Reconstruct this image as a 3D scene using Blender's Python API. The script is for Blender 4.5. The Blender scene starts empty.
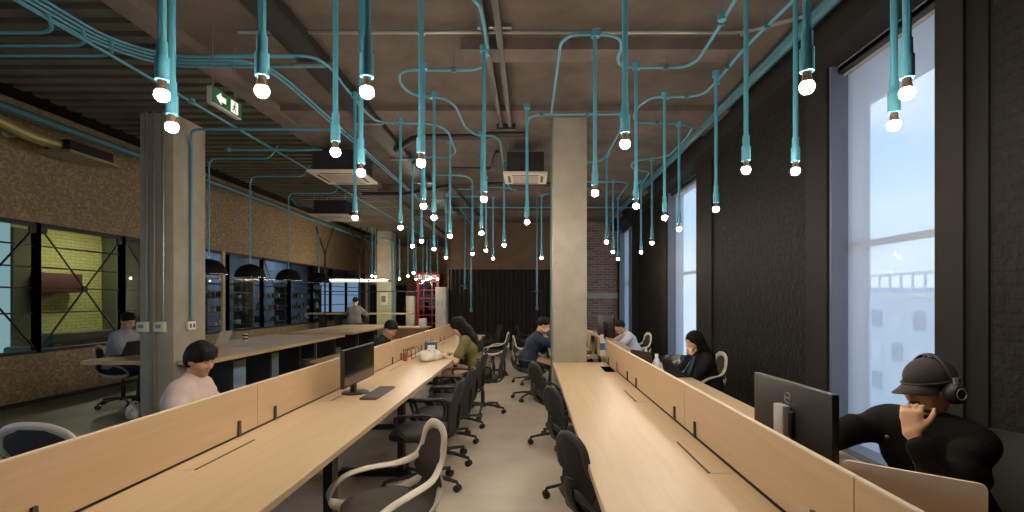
import bpy, bmesh, math, random
import numpy as np
from mathutils import Vector, Matrix
random.seed(7); rng = np.random.RandomState(5)
S = bpy.context.scene; C = S.collection
PI = math.pi
CAMZ, FPX, CX, CY = 1.5, 490.0, 531.0, 299.0

# ------------------------------------------------------------------ camera
cam = bpy.data.cameras.new('camera'); camo = bpy.data.objects.new('camera', cam); C.objects.link(camo)
camo.location = (0, 0, CAMZ); camo.rotation_euler = (PI/2, 0, 0)
cam.sensor_width = 36; cam.lens = FPX/1024*36
cam.shift_x = -(CX-512)/1024; cam.shift_y = (CY-256)/1024
cam.clip_start = .05; S.camera = camo
S.view_settings.view_transform = 'Standard'
S.view_settings.look = 'None'; S.view_settings.gamma = 1.1
S.cycles.use_denoising = True
S.cycles.max_bounces = 6; S.cycles.transparent_max_bounces = 12

def at_z(px, py, z):            # where a sight line meets the level z
    Y = FPX*(z-CAMZ)/(CY-py); return ((px-CX)/FPX*Y, Y, z)

# ------------------------------------------------------------------ materials
def lin(c):
    return tuple((x/255/12.92 if x/255 <= .04045 else ((x/255+.055)/1.055)**2.4) for x in c)
MATS = {}
class NT:
    def __init__(s, name):
        s.m = bpy.data.materials.new(name); s.m.use_nodes = True
        s.t = s.m.node_tree; s.t.nodes.clear()
        s.out = s.n('ShaderNodeOutputMaterial')
    def n(s, typ, **kw):
        x = s.t.nodes.new(typ)
        for k, v in kw.items():
            if k.startswith('i_'): x.inputs[k[2:].replace('_', ' ')].default_value = v
            else: setattr(x, k, v)
        return x
    def l(s, a, b): s.t.links.new(a, b)
def mat(name, rgb, rough=.5, metal=0., var=0., scale=6., bump=0., stretch=(1,1,1), emit=0., ecol=None, spec=.5, detail=4, bscale=None, rgb2=None):
    if name in MATS: return MATS[name]
    q = NT(name); b = q.n('ShaderNodeBsdfPrincipled')
    col = lin(rgb)
    b.inputs['Base Color'].default_value = (*col, 1); b.inputs['Roughness'].default_value = rough
    b.inputs['Metallic'].default_value = metal; b.inputs['Specular IOR Level'].default_value = spec
    if var or bump:
        tc = q.n('ShaderNodeTexCoord'); mp = q.n('ShaderNodeMapping'); mp.inputs['Scale'].default_value = stretch
        q.l(tc.outputs['Object'], mp.inputs['Vector'])
        nz = q.n('ShaderNodeTexNoise', i_Scale=scale, i_Detail=detail, i_Roughness=.6); q.l(mp.outputs['Vector'], nz.inputs['Vector'])
        if var:
            r = q.n('ShaderNodeValToRGB'); e = r.color_ramp.elements
            e[0].position = .3; e[1].position = .7
            c2 = lin(rgb2) if rgb2 else tuple(min(1, x*(1+var)) for x in col)
            e[0].color = (*[x*(1-var) for x in col], 1) if not rgb2 else (*col, 1); e[1].color = (*c2, 1)
            q.l(nz.outputs['Fac'], r.inputs['Fac']); q.l(r.outputs['Color'], b.inputs['Base Color'])
        if bump:
            n2 = nz
            if bscale:
                n2 = q.n('ShaderNodeTexNoise', i_Scale=bscale, i_Detail=3); q.l(mp.outputs['Vector'], n2.inputs['Vector'])
            bp = q.n('ShaderNodeBump', i_Strength=bump, i_Distance=.01); q.l(n2.outputs['Fac'], bp.inputs['Height']); q.l(bp.outputs['Normal'], b.inputs['Normal'])
    if emit:
        b.inputs['Emission Color'].default_value = (*lin(ecol or rgb), 1); b.inputs['Emission Strength'].default_value = emit
    q.l(b.outputs[0], q.out.inputs[0]); MATS[name] = q.m; return q.m

def osb(name, a, b2, c):
    q = NT(name); b = q.n('ShaderNodeBsdfPrincipled', i_Roughness=.75)
    tc = q.n('ShaderNodeTexCoord')
    n0 = q.n('ShaderNodeTexNoise', i_Scale=9., i_Detail=2); q.l(tc.outputs['Object'], n0.inputs['Vector'])
    mx = q.n('ShaderNodeMix', data_type='VECTOR'); mx.inputs[0].default_value = .12
    q.l(tc.outputs['Object'], mx.inputs[4]); q.l(n0.outputs['Color'], mx.inputs[5])
    v = q.n('ShaderNodeTexVoronoi', i_Scale=34.); q.l(mx.outputs[1], v.inputs['Vector'])
    sp = q.n('ShaderNodeSeparateColor'); q.l(v.outputs['Color'], sp.inputs[0])
    r = q.n('ShaderNodeValToRGB'); e = r.color_ramp.elements
    e[0].color = (*lin(a), 1); e[1].color = (*lin(c), 1); m = e.new(.55); m.color = (*lin(b2), 1)
    q.l(sp.outputs[0], r.inputs[0]); q.l(r.outputs[0], b.inputs['Base Color'])
    bp = q.n('ShaderNodeBump', i_Strength=.05, i_Distance=.01); q.l(sp.outputs[1], bp.inputs['Height']); q.l(bp.outputs[0], b.inputs['Normal'])
    q.l(b.outputs[0], q.out.inputs[0]); return q.m
def wood(name, a, b2, rough=.38, axis='Y'):
    q = NT(name); b = q.n('ShaderNodeBsdfPrincipled', i_Roughness=rough)
    tc = q.n('ShaderNodeTexCoord'); mp = q.n('ShaderNodeMapping')
    mp.inputs['Scale'].default_value = (14, .9, 14) if axis == 'Y' else (.9, 14, 14)
    q.l(tc.outputs['Object'], mp.inputs['Vector'])
    nz = q.n('ShaderNodeTexNoise', i_Scale=1.6, i_Detail=5, i_Distortion=.6); q.l(mp.outputs[0], nz.inputs['Vector'])
    r = q.n('ShaderNodeValToRGB'); e = r.color_ramp.elements; e[0].position = .25; e[1].position = .75
    e[0].color = (*lin(a), 1); e[1].color = (*lin(b2), 1)
    q.l(nz.outputs['Fac'], r.inputs[0]); q.l(r.outputs[0], b.inputs['Base Color']); q.l(b.outputs[0], q.out.inputs[0]); return q.m
def brick(name, a, b2, mortar, plane='YZ', scale=1., bump=.6, rough=.8, w=.24, h=.075):
    q = NT(name); b = q.n('ShaderNodeBsdfPrincipled', i_Roughness=rough)
    tc = q.n('ShaderNodeTexCoord'); s = q.n('ShaderNodeSeparateXYZ'); cb = q.n('ShaderNodeCombineXYZ')
    q.l(tc.outputs['Object'], s.inputs[0]); q.l(s.outputs['Y' if plane == 'YZ' else 'X'], cb.inputs[0]); q.l(s.outputs['Z'], cb.inputs[1])
    b.inputs['Specular IOR Level'].default_value = .2; t = q.n('ShaderNodeTexBrick', i_Scale=scale); t.inputs['Brick Width'].default_value = w; t.inputs['Row Height'].default_value = h
    t.inputs['Mortar Size'].default_value = .008; t.inputs['Color1'].default_value = (*lin(a), 1); t.inputs['Color2'].default_value = (*lin(b2), 1)
    t.inputs['Mortar'].default_value = (*lin(mortar), 1); q.l(cb.outputs[0], t.inputs['Vector'])
    nz = q.n('ShaderNodeTexNoise', i_Scale=18., i_Detail=4); q.l(tc.outputs['Object'], nz.inputs['Vector'])
    mx = q.n('ShaderNodeMix', data_type='RGBA', blend_type='MULTIPLY'); mx.inputs[0].default_value = .6
    q.l(t.outputs['Color'], mx.inputs[6]); q.l(nz.outputs['Color'], mx.inputs[7]); 
    q.l(mx.outputs[2], b.inputs['Base Color'])
    ad = q.n('ShaderNodeMath', operation='MULTIPLY_ADD'); ad.inputs[1].default_value = -1.; q.l(t.outputs['Fac'], ad.inputs[0]); q.l(nz.outputs['Fac'], ad.inputs[2])
    bp = q.n('ShaderNodeBump', i_Strength=bump, i_Distance=.02); q.l(ad.outputs[0], bp.inputs['Height']); q.l(bp.outputs[0], b.inputs['Normal'])
    q.l(b.outputs[0], q.out.inputs[0]); return q.m
def glassy(name, tint=(1,1,1), gloss=.08, rough=.02):
    q = NT(name); a = q.n('ShaderNodeBsdfTransparent'); a.inputs[0].default_value = (*tint, 1)
    g = q.n('ShaderNodeBsdfGlossy', i_Roughness=rough); m = q.n('ShaderNodeMixShader'); m.inputs[0].default_value = gloss
    q.l(a.outputs[0], m.inputs[1]); q.l(g.outputs[0], m.inputs[2]); q.l(m.outputs[0], q.out.inputs[0]); return q.m
def sheer(name, tint, cloth, fac):
    q = NT(name); a = q.n('ShaderNodeBsdfTransparent'); a.inputs[0].default_value = (*tint, 1)
    t = q.n('ShaderNodeBsdfTranslucent'); t.inputs[0].default_value = (*cloth, 1); d = q.n('ShaderNodeBsdfDiffuse'); d.inputs[0].default_value = (*cloth, 1)
    m0 = q.n('ShaderNodeMixShader'); m0.inputs[0].default_value = .4; q.l(t.outputs[0], m0.inputs[1]); q.l(d.outputs[0], m0.inputs[2])
    m = q.n('ShaderNodeMixShader'); m.inputs[0].default_value = fac
    q.l(a.outputs[0], m.inputs[1]); q.l(m0.outputs[0], m.inputs[2]); q.l(m.outputs[0], q.out.inputs[0]); return q.m
def emis(name, rgb, st):
    q = NT(name); e = q.n('ShaderNodeEmission', i_Strength=st); e.inputs[0].default_value = (*lin(rgb), 1); q.l(e.outputs[0], q.out.inputs[0]); return q.m

# ------------------------------------------------------------------ mesh builder
def smoothpath(pts, n=6):
    P = [Vector(p) for p in pts]; out = []
    for i in range(len(P)-1):
        p0 = P[max(i-1, 0)]; p1 = P[i]; p2 = P[i+1]; p3 = P[min(i+2, len(P)-1)]
        for k in range(n):
            t = k/n; out.append(.5*((2*p1)+(p2-p0)*t+(2*p0-5*p1+4*p2-p3)*t*t+(3*p1-p0-3*p2+p3)*t**3))
    out.append(P[-1]); return out
def fillet(pts, r, n=5):
    P = [Vector(p) for p in pts]; out = [P[0]]
    for i in range(1, len(P)-1):
        a = P[i-1]-P[i]; b = P[i+1]-P[i]; d = min(r, a.length*.49, b.length*.49)
        A = P[i]+a.normalized()*d; B = P[i]+b.normalized()*d
        for k in range(n+1):
            t = k/n; out.append((1-t)**2*A+2*t*(1-t)*P[i]+t*t*B)
    out.append(P[-1]); return out
class MB:
    def __init__(s): s.v = []; s.f = []
    def add(s, vs, fs):
        o = len(s.v); s.v += [tuple(v) for v in vs]; s.f += [tuple(i+o for i in f) for f in fs]; return s
    def box(s, x0, x1, y0, y1, z0, z1, M=None):
        vs = [Vector((x, y, z)) for x in (x0, x1) for y in (y0, y1) for z in (z0, z1)]
        if M is not None: vs = [M @ v for v in vs]
        return s.add(vs, [(0,1,3,2),(4,6,7,5),(0,4,5,1),(2,3,7,6),(0,2,6,4),(1,5,7,3)])
    def rbox(s, x0, x1, y0, y1, z0, z1, r=.005, seg=2, M=None):
        bm = bmesh.new(); bmesh.ops.create_cube(bm, size=1)
        for v in bm.verts: v.co = Vector(((x0+x1)/2+v.co.x*(x1-x0), (y0+y1)/2+v.co.y*(y1-y0), (z0+z1)/2+v.co.z*(z1-z0)))
        bmesh.ops.bevel(bm, geom=bm.edges[:], offset=r, segments=seg, profile=.5, affect='EDGES')
        bm.verts.index_update()
        vs = [(M @ v.co) if M is not None else v.co.copy() for v in bm.verts]; fs = [[v.index for v in f.verts] for f in bm.faces]
        bm.free(); return s.add(vs, fs)
    def tube(s, path, r, n=8, closed=False, rb=None, avec=None):
        P = [Vector(p) for p in path]; N = len(P); rs = r if hasattr(r, '__len__') else [r]*N
        rbs = rs if rb is None else (rb if hasattr(rb, '__len__') else [rb]*N)
        T = []
        for i in range(N):
            a = P[(i-1) % N] if closed or i > 0 else P[i]; b = P[(i+1) % N] if closed or i < N-1 else P[i]
            d = b-a; T.append(d.normalized() if d.length > 1e-9 else Vector((0,0,1)))
        u = T[0].orthogonal().normalized(); vs = []
        for i in range(N):
            if avec is not None: u = Vector(avec[i])
            u = (u-T[i]*u.dot(T[i]))
            u = u.normalized() if u.length > 1e-6 else T[i].orthogonal().normalized()
            w = T[i].cross(u)
            for k in range(n):
                a = 2*PI*k/n; vs.append(P[i]+u*math.cos(a)*rs[i]+w*math.sin(a)*rbs[i])
        fs = []
        for i in range(N if closed else N-1):
            j = (i+1) % N
            for k in range(n): fs.append((i*n+k, i*n+(k+1) % n, j*n+(k+1) % n, j*n+k))
        if not closed: fs += [tuple(range(n))[::-1], tuple((N-1)*n+k for k in range(n))]
        return s.add(vs, fs)
    def cyl(s, a, b, r, r2=None, n=14): return s.tube([a, b], [r, r if r2 is None else r2], n)
    def lathe(s, prof, c=(0,0,0), n=20, M=None):
        vs = []; fs = []
        for (r, z) in prof:
            for k in range(n):
                a = 2*PI*k/n; v = Vector((r*math.cos(a), r*math.sin(a), z)); v = M @ v if M is not None else v
                vs.append(v+Vector(c))
        for i in range(len(prof)-1):
            for k in range(n): fs.append((i*n+k, i*n+(k+1) % n, (i+1)*n+(k+1) % n, (i+1)*n+k))
        if prof[0][0] > 1e-4: fs.append(tuple(range(n))[::-1])
        if prof[-1][0] > 1e-4: fs.append(tuple((len(prof)-1)*n+k for k in range(n)))
        return s.add(vs, fs)
    def ball(s, c, r, n=12, m=8, M=None):
        r = (r, r, r) if not hasattr(r, '__len__') else r
        vs = []; fs = []
        for i in range(m+1):
            t = PI*i/m
            for k in range(n):
                a = 2*PI*k/n; v = Vector((r[0]*math.sin(t)*math.cos(a), r[1]*math.sin(t)*math.sin(a), -r[2]*math.cos(t)))
                vs.append((M @ v if M is not None else v)+Vector(c))
        for i in range(m):
            for k in range(n): fs.append((i*n+k, i*n+(k+1) % n, (i+1)*n+(k+1) % n, (i+1)*n+k))
        return s.add(vs, fs)
    def loft(s, rows, th=None):                 # a grid of points; th: an offset vector gives it thickness
        R = [[Vector(p) for p in r] for r in rows]; nr, nc = len(R), len(R[0])
        vs = [p for r in R for p in r]; g = lambda i, j, o=0: o+i*nc+j
        fs = [(g(i,j), g(i,j+1), g(i+1,j+1), g(i+1,j)) for i in range(nr-1) for j in range(nc-1)]
        if th is not None:
            t = Vector(th); o = len(vs); vs += [p+t for p in vs[:o]]
            fs += [(g(i,j,o), g(i+1,j,o), g(i+1,j+1,o), g(i,j+1,o)) for i in range(nr-1) for j in range(nc-1)]
            bd = [(0,j) for j in range(nc)]+[(i,nc-1) for i in range(1,nr)]+[(nr-1,j) for j in range(nc-2,-1,-1)]+[(i,0) for i in range(nr-2,0,-1)]
            for a, b in zip(bd, bd[1:]+bd[:1]): fs.append((g(*b), g(*a), g(*a, o), g(*b, o)))
        return s.add(vs, fs)
    def prism(s, poly, fn, d0, d1):             # poly in 2-D, fn(u,v,d) -> 3-D
        n = len(poly); vs = [fn(u, v, d0) for u, v in poly]+[fn(u, v, d1) for u, v in poly]
        return s.add(vs, [tuple(range(n))[::-1], tuple(range(n, 2*n))]+[(i, (i+1) % n, n+(i+1) % n, n+i) for i in range(n)])
    def build(s, name, m, parent=None, local=False, sharp=35, origin=None, fixn=False):
        me = bpy.data.meshes.new(name); base = Vector((0,0,0))
        if parent is None and not local:
            a = np.array(s.v); base = Vector(((a[:,0].min()+a[:,0].max())/2, (a[:,1].min()+a[:,1].max())/2, a[:,2].min())) if origin is None else Vector(origin)
        elif parent is not None and not local:
            base = WLOC.get(parent.name, Vector((0,0,0)))
        me.from_pydata([tuple(Vector(v)-base) for v in s.v], [], s.f)
        bm = bmesh.new(); bm.from_mesh(me); bmesh.ops.recalc_face_normals(bm, faces=bm.faces[:]); bm.to_mesh(me); bm.free()
        me.polygons.foreach_set('use_smooth', [True]*len(me.polygons))
        if sharp: me.set_sharp_from_angle(angle=math.radians(sharp))
        me.materials.append(m); o = bpy.data.objects.new(name, me); C.objects.link(o)
        if parent is not None: o.parent = parent; WLOC[o.name] = base
        elif not local: o.location = base; WLOC[o.name] = base
        return o
WLOC = {}          # where each unrotated thing stands, so parts may be given in room coordinates
def tag(o, label=None, cat=None, group=None, kind=None):
    if label: o['label'] = label
    if cat: o['category'] = cat
    if group: o['group'] = group
    if kind: o['kind'] = kind
    return o
def thing(name, label, cat, loc=(0,0,0), group=None, rotz=0, kind=None):
    o = bpy.data.objects.new(name, None); C.objects.link(o); o.location = loc; o.rotation_euler = (0,0,rotz); o.empty_display_size = .1
    WLOC[o.name] = Vector(loc); return tag(o, label, cat, group, kind)
def kids(o): return [x for x in C.objects if x.parent == o]
def copy_tree(o, parent=None):
    c = o.copy(); C.objects.link(c)
    if parent is not None: c.parent = parent
    for ch in KIDS[o.name]: copy_tree_in(ch, c)
    return c
def copy_tree_in(o, parent):
    c = o.copy(); C.objects.link(c); c.parent = parent
    for ch in KIDS.get(o.name, []): copy_tree_in(ch, c)
KIDS = {}
def index(o):
    KIDS[o.name] = kids(o)
    for ch in KIDS[o.name]: index(ch)
def place(proto, loc, rot, label, group=None, cat=None):
    if 'used' not in KIDS.setdefault('_'+proto.name, []): c = proto; KIDS['_'+proto.name].append('used')
    else: c = copy_tree(proto)
    c.location = loc; c.rotation_euler = (0, 0, rot); tag(c, label, cat, group); return c
def text_part(name, txt, size, M, m, parent, depth=.001):
    cu = bpy.data.curves.new('writing', 'FONT'); cu.body = txt; cu.size = size; cu.align_x = 'CENTER'; cu.align_y = 'CENTER'; cu.extrude = depth
    o = bpy.data.objects.new('writing', cu); C.objects.link(o); dg = bpy.context.evaluated_depsgraph_get(); dg.update()
    me = bpy.data.meshes.new_from_object(o.evaluated_get(dg)); C.objects.unlink(o); bpy.data.objects.remove(o)
    me.transform(Matrix.Translation(-WLOC.get(parent.name, Vector((0,0,0)))) @ M); me.materials.clear(); me.materials.append(m)
    t = bpy.data.objects.new(name, me); C.objects.link(t); t.parent = parent; return t

# ------------------------------------------------------------------ smooth solids for bodies and clothes
class SDF:
    def __init__(s): s.p = []; s.cuts = []
    def cone(s, a, b, ra, rb=None, k=.02, sub=False):
        a = np.array(a, float); b = np.array(b, float); rb = ra if rb is None else rb
        r = max(ra, rb); s.p.append(('c', np.minimum(a, b)-r, np.maximum(a, b)+r, (a, b, ra, rb), k, sub)); return s
    def ell(s, c, rad, R=None, k=.02, sub=False):
        c = np.array(c, float); rad = np.array(rad, float); R = np.eye(3) if R is None else np.array(R, float)
        e = np.sqrt(((R.T*rad[None, :])**2).sum(1)); s.p.append(('e', c-e, c+e, (c, rad, R), k, sub)); return s
    def cut(s, pt, n): s.cuts.append((np.array(pt, float), np.array(n, float)/np.linalg.norm(n))); return s
    def mesh(s, h):
        lo = np.min([p[1] for p in s.p if not p[5]], 0)-3*h-.02; hi = np.max([p[2] for p in s.p if not p[5]], 0)+3*h+.02
        ax = [np.arange(lo[i], hi[i]+h, h, dtype=np.float32) for i in range(3)]
        Fd = np.ones([len(a) for a in ax], np.float32)
        for typ, l, u, d, k, sub in s.p:
            pad = k+3*h; sl = []
            for i in range(3):
                i0 = max(0, int((l[i]-pad-lo[i])/h)); i1 = min(len(ax[i]), int((u[i]+pad-lo[i])/h)+2); sl.append(slice(i0, max(i1, i0)))
            sl = tuple(sl); X = ax[0][sl[0]][:, None, None]; Y = ax[1][sl[1]][None, :, None]; Z = ax[2][sl[2]][None, None, :]
            if X.size*Y.size*Z.size == 0: continue
            if typ == 'c':
                a, b, ra, rb = d; ba = b-a; q = max(float(ba @ ba), 1e-9)
                t = np.clip(((X-a[0])*ba[0]+(Y-a[1])*ba[1]+(Z-a[2])*ba[2])/q, 0, 1)
                D = np.sqrt((X-a[0]-t*ba[0])**2+(Y-a[1]-t*ba[1])**2+(Z-a[2]-t*ba[2])**2)-(ra+(rb-ra)*t)
            else:
                c, rad, R = d; x = X-c[0]; y = Y-c[1]; z = Z-c[2]
                q = [R[i,0]*x+R[i,1]*y+R[i,2]*z for i in range(3)]
                k0 = np.sqrt(sum((q[i]/rad[i])**2 for i in range(3))); k1 = np.sqrt(sum((q[i]/rad[i]**2)**2 for i in range(3)))+1e-9
                D = k0*(k0-1)/k1
            A = Fd[sl]
            if sub:
                D = -D; hh = np.clip(.5-.5*(A-D)/k, 0, 1) if k else 0
                Fd[sl] = A*(1-hh)+D*hh+k*hh*(1-hh)
            else:
                hh = np.clip(.5+.5*(A-D)/k, 0, 1); Fd[sl] = A*(1-hh)+D*hh-k*hh*(1-hh)
        for pt, n in s.cuts:
            D = (ax[0][:, None, None]-pt[0])*n[0]+(ax[1][None, :, None]-pt[1])*n[1]+(ax[2][None, None, :]-pt[2])*n[2]
            Fd = np.maximum(Fd, D.astype(np.float32))
        return surfnet(Fd, ax)
def surfnet(Fd, ax):
    I = Fd < 0; sh = [n-1 for n in Fd.shape]
    cn = [(i, j, k) for i in (0,1) for j in (0,1) for k in (0,1)]
    sub = lambda A, c: A[c[0]:c[0]+sh[0], c[1]:c[1]+sh[1], c[2]:c[2]+sh[2]]
    cnt = sum(sub(I, c).astype(np.int8) for c in cn); M = (cnt > 0) & (cnt < 8)
    idx = np.argwhere(M); ids = -np.ones(M.shape, np.int64); ids[M] = np.arange(len(idx))
    P = np.zeros((len(idx), 3)); W = np.zeros(len(idx))
    for a in cn:
        for d in range(3):
            if a[d] == 0:
                b = list(a); b[d] = 1
                fa = Fd[idx[:,0]+a[0], idx[:,1]+a[1], idx[:,2]+a[2]]; fb = Fd[idx[:,0]+b[0], idx[:,1]+b[1], idx[:,2]+b[2]]
                x = (fa < 0) != (fb < 0); t = np.where(x, fa/np.where(x, fa-fb, 1), 0)
                q = np.array(a, float)[None, :].repeat(len(idx), 0); q[:, d] += t; P[x] += q[x]; W += x
    P = P/W[:, None]+idx; h = ax[0][1]-ax[0][0]
    V = np.stack([ax[i][0]+P[:, i]*h for i in range(3)], 1); faces = []
    for d in range(3):
        u, v = [(1,2),(2,0),(0,1)][d]
        s0 = [slice(0, None)]*3; s1 = [slice(0, None)]*3; s0[d] = slice(0, -1); s1[d] = slice(1, None)
        E = I[tuple(s0)] != I[tuple(s1)]; e = np.argwhere(E)
        e = e[(e[:,u] > 0) & (e[:,v] > 0) & (e[:,u] < sh[u]) & (e[:,v] < sh[v])]
        fl = I[e[:,0], e[:,1], e[:,2]]; q = []
        for du, dv in ((1,1),(0,1),(0,0),(1,0)):
            c = e.copy(); c[:,u] -= du; c[:,v] -= dv; q.append(ids[c[:,0], c[:,1], c[:,2]])
        q = np.stack(q, 1); q[~fl] = q[~fl][:, ::-1]; faces.append(q)
    return V, np.concatenate(faces)
def solid(sdf, name, m, h, parent=None, base=None):
    V, Q = sdf.mesh(h); 
    b = np.array(base if base is not None else (WLOC[parent.name] if parent is not None else (0,0,0)))
    me = bpy.data.meshes.new(name); me.from_pydata((V-b).tolist(), [], Q.tolist()); me.polygons.foreach_set('use_smooth', [True]*len(me.polygons))
    me.materials.append(m); o = bpy.data.objects.new(name, me); C.objects.link(o)
    if parent is not None: o.parent = parent; WLOC[o.name] = Vector(b)
    else: o.location = b; WLOC[o.name] = Vector(b)
    return o
# ------------------------------------------------------------------ materials of the place
M_floor = mat('polished_concrete', (186,172,154), .42, var=.22, scale=1.3, detail=8, spec=.4)
M_ceil = mat('raw_slab', (84,74,66), .9, var=.35, scale=2.2, detail=8, bump=.3, bscale=14)
M_beam = mat('beam_concrete', (92,80,74), .9, var=.3, scale=3, detail=6)
M_deck = mat('ribbed_deck', (82,78,66), .6, metal=.2, var=.3, scale=2)
M_col = mat('column_concrete', (154,146,132), .8, var=.16, scale=3, detail=8, bump=.1, bscale=20)
M_osb = osb('osb_board', (120,104,78), (140,122,94), (166,146,114))
M_black = mat('black_metal', (22,22,23), .5)
M_blackp = mat('black_plastic', (24,24,25), .45)
M_dark = mat('dark_plaster', (26,24,22), .8, spec=.2, var=.2, scale=4)
M_trim = mat('dark_trim', (14,13,13), .8, spec=.2)
M_rbrick = brick('black_brick', (27,25,23), (22,20,19), (13,12,12), 'YZ', bump=1.)
M_bbrick = brick('red_brick', (160,130,120), (124,100,94), (170,160,155), 'XZ', bump=.6)
M_ybrick = brick('yellow_brick', (196,194,124), (186,184,116), (158,156,100), 'YZ', bump=.3)
M_curtain = mat('black_curtain', (34,31,29), .9)
M_brown = mat('brown_board', (104,82,64), .8, var=.2, scale=3)
M_teal = mat('teal_paint', (68,140,164), .45)
M_teald = mat('teal_duct', (46,98,114), .5)
M_steel = mat('galvanised', (150,152,150), .35, metal=.8)
M_white = mat('white_plastic', (222,220,214), .4)
M_cream = mat('cream_plastic', (205,202,182), .45)
M_desk = wood('maple_laminate', (184,156,118), (195,169,132), .36)
M_edge = mat('edge_band', (214,196,170), .5)
M_panel = wood('maple_panel', (188,156,118), (199,168,131), .42)
M_oak = wood('oak_board', (176,146,106), (200,172,130), .5)
M_frame = mat('window_frame_black', (20,21,22), .5)
M_jamb = mat('blue_grey_jamb', (92,98,112), .5)
M_glass = glassy('clear_glass', (.86,.9,.88), .04)
M_blind = sheer('sheer_blind', (.94,.97,1.), (.86,.88,.92), .34)
M_red = mat('red_enamel', (150,28,30), .4)
M_silver = mat('silver_plastic', (178,176,172), .4, metal=.3)
M_duct = mat('foil_duct', (176,166,110), .4, metal=.4, bump=.3, scale=30)
M_paper = mat('white_paper', (226,224,220), .8)

# ------------------------------------------------------------------ the room
def struct(name, mb, m, parent=None, **k):
    o = mb.build(name, m, parent, **k)
    if parent is None: o['kind'] = 'structure'
    return o
XR, XL, ZC = 2.55, -7.1, 3.75
struct('floor', MB().box(-2.3, 4.0, -2.6, 24, -.12, 0), M_floor)
struct('floor_left', MB().box(-12, -2.3, -2.6, 24, -.12, 0), mat('shaded_concrete', (120,122,106), .42, var=.2, scale=1.3, detail=8))  # darker green-grey puts the left bay's dimmer light into the floor colour
struct('ceiling', MB().box(-3.0, 2.9, -2.6, 21, ZC, ZC+.15), M_ceil)
db = MB(); y = -2.6                                            # ribbed metal deck over the left bay
while y < 21:
    db.box(-5.5, -3.0, y, y+.11, ZC, ZC+.1); db.box(-5.5, -3.0, y+.11, y+.2, ZC+.045, ZC+.1); y += .2
struct('ceiling_deck', db, M_deck)
struct('ceiling_void', MB().box(-7.3, -5.5, -2.6, 21, 4.25, 4.4), M_trim)
struct('ceiling_edge', MB().box(-5.52, -5.42, -2.6, 21, ZC+.1, 4.25), M_trim)
for k, (y0, y1, x0, x1, d) in enumerate([(4.22,4.45,-.6,1.85,.10),(5.7,6.6,-3.0,2.35,.06),(9.6,10.1,-3.0,2.35,.14),(12.4,12.8,-3.0,2.35,.14)]):
    struct('beam_%d' % (k+1), MB().box(x0, x1, y0, y1, ZC-d, ZC), M_beam)
struct('beam_5', MB().box(2.32, XR+.3, -2.6, 14.4, 3.47, ZC), M_dark)
struct('beam_6', MB().box(-3.12, -2.92, -2.6, 21, ZC-.09, ZC), M_beam)
# right wall with three tall window openings
WIN = [(3.06, 4.18), (7.48, 9.12), (12.25, 14.1)]; ZS, ZT = .3, 3.47
wb = MB(); ys = -2.6
for a, b in WIN:
    wb.box(XR, XR+.28, ys, a, 0, ZT); wb.box(XR, XR+.28, a, b, 0, ZS); ys = b
wb.box(XR, XR+.28, ys, 14.6, 0, ZT); struct('wall_right', wb, M_rbrick)
for k, (a, b) in enumerate([(2.86,3.06),(2.72,2.86),(4.18,4.50),(6.85,7.48),(9.12,9.5),(11.6,12.25),(14.1,14.4)]):
    struct('trim_%d' % (k+1), MB().box(XR-(.03 if k != 1 else .012), XR, a, b, 0, ZT), M_dark if k != 1 else M_trim)
for k, (a, b) in enumerate(WIN):
    w = thing('window_%d' % (k+1), None, None, (2.68, (a+b)/2, ZS), kind='structure')
    fr = MB(); fr.box(XR-.005, 2.83, b-.03, b, ZS, ZT); fr.box(XR-.005, 2.83, a, a+.03, ZS, ZT); fr.box(XR-.02, 2.83, a, b, ZS-.03, ZS+.01); fr.box(2.6,2.83,a,b,ZT-.05,ZT)
    fr.build('window_frame', M_jamb, w)
    MB().box(2.79, 2.795, a+.03, b-.03, ZS, ZT-.05).build('pane', M_glass, w)
    tr = MB().box(2.72, 2.76, a+.03, b-.03, 1.925, 1.975)
    if k == 2: tr.box(2.66, 2.76, 12.95, 13.35, ZS, ZT-.05)
    tr.build('transom', mat('grey_transom', (120,132,150), .5), w)
    MB().box(2.685, 2.688, a+.03, b-.03, ZS, 3.42).build('roller_blind', M_blind, w)
    hb = MB().rbox(2.60, 2.70, a+.01, b-.02, 3.40, 3.465, .008); hb.build('blind_box', M_blackp, w)
    MB().cyl((2.66,b-.03,3.40), (2.66,a+.03,3.40), .018).build('blind_roller', mat('grey_roller', (128,126,122), .5), w)
# left wall: OSB above and below a long strip of braced windows
struct('wall_left', MB().box(XL-.15, XL, -2.6, 21, 2.6, 4.25), M_osb)
struct('wall_left_lower', MB().box(XL-.1, XL+.02, -2.6, 21, .07, .72), M_osb)
struct('baseboard_left', MB().box(XL-.1, XL-.01, -2.6, 21, 0, .07), M_black)
struct('wall_back', MB().box(-2.41, XR+.3, 14.4, 14.55, 2.36, ZC), M_brown)
bk = MB(); pts = []
for i in range(141):
    x = -2.41+i*(2.41+1.35)/140; pts.append((x, 14.36+.035*math.sin(i*1.35)))
bk.loft([[(x, y, 0.02) for x, y in pts], [(x, y, 2.36) for x, y in pts]], th=(0,.01,0))
tag(bk.build('curtain', M_curtain), 'floor-length black curtain across the back wall', 'curtain')
struct('wall_back_lower', MB().box(-2.41, 1.36, 14.45, 14.55, 0, 2.36), M_trim)
struct('wall_back_brick', MB().box(1.36, XR+.3, 14.3, 14.55, 0, ZC), M_bbrick)
struct('trim_8', MB().box(1.37, XR, 14.24, 14.3, 1.52, 1.68), mat('concrete_band', (150,146,140), .8))
struct('wall_rear', MB().box(XL, XR+.3, -2.75, -2.6, 0, 4.3), mat('rear_wall', (120,112,102), .8))
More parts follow.
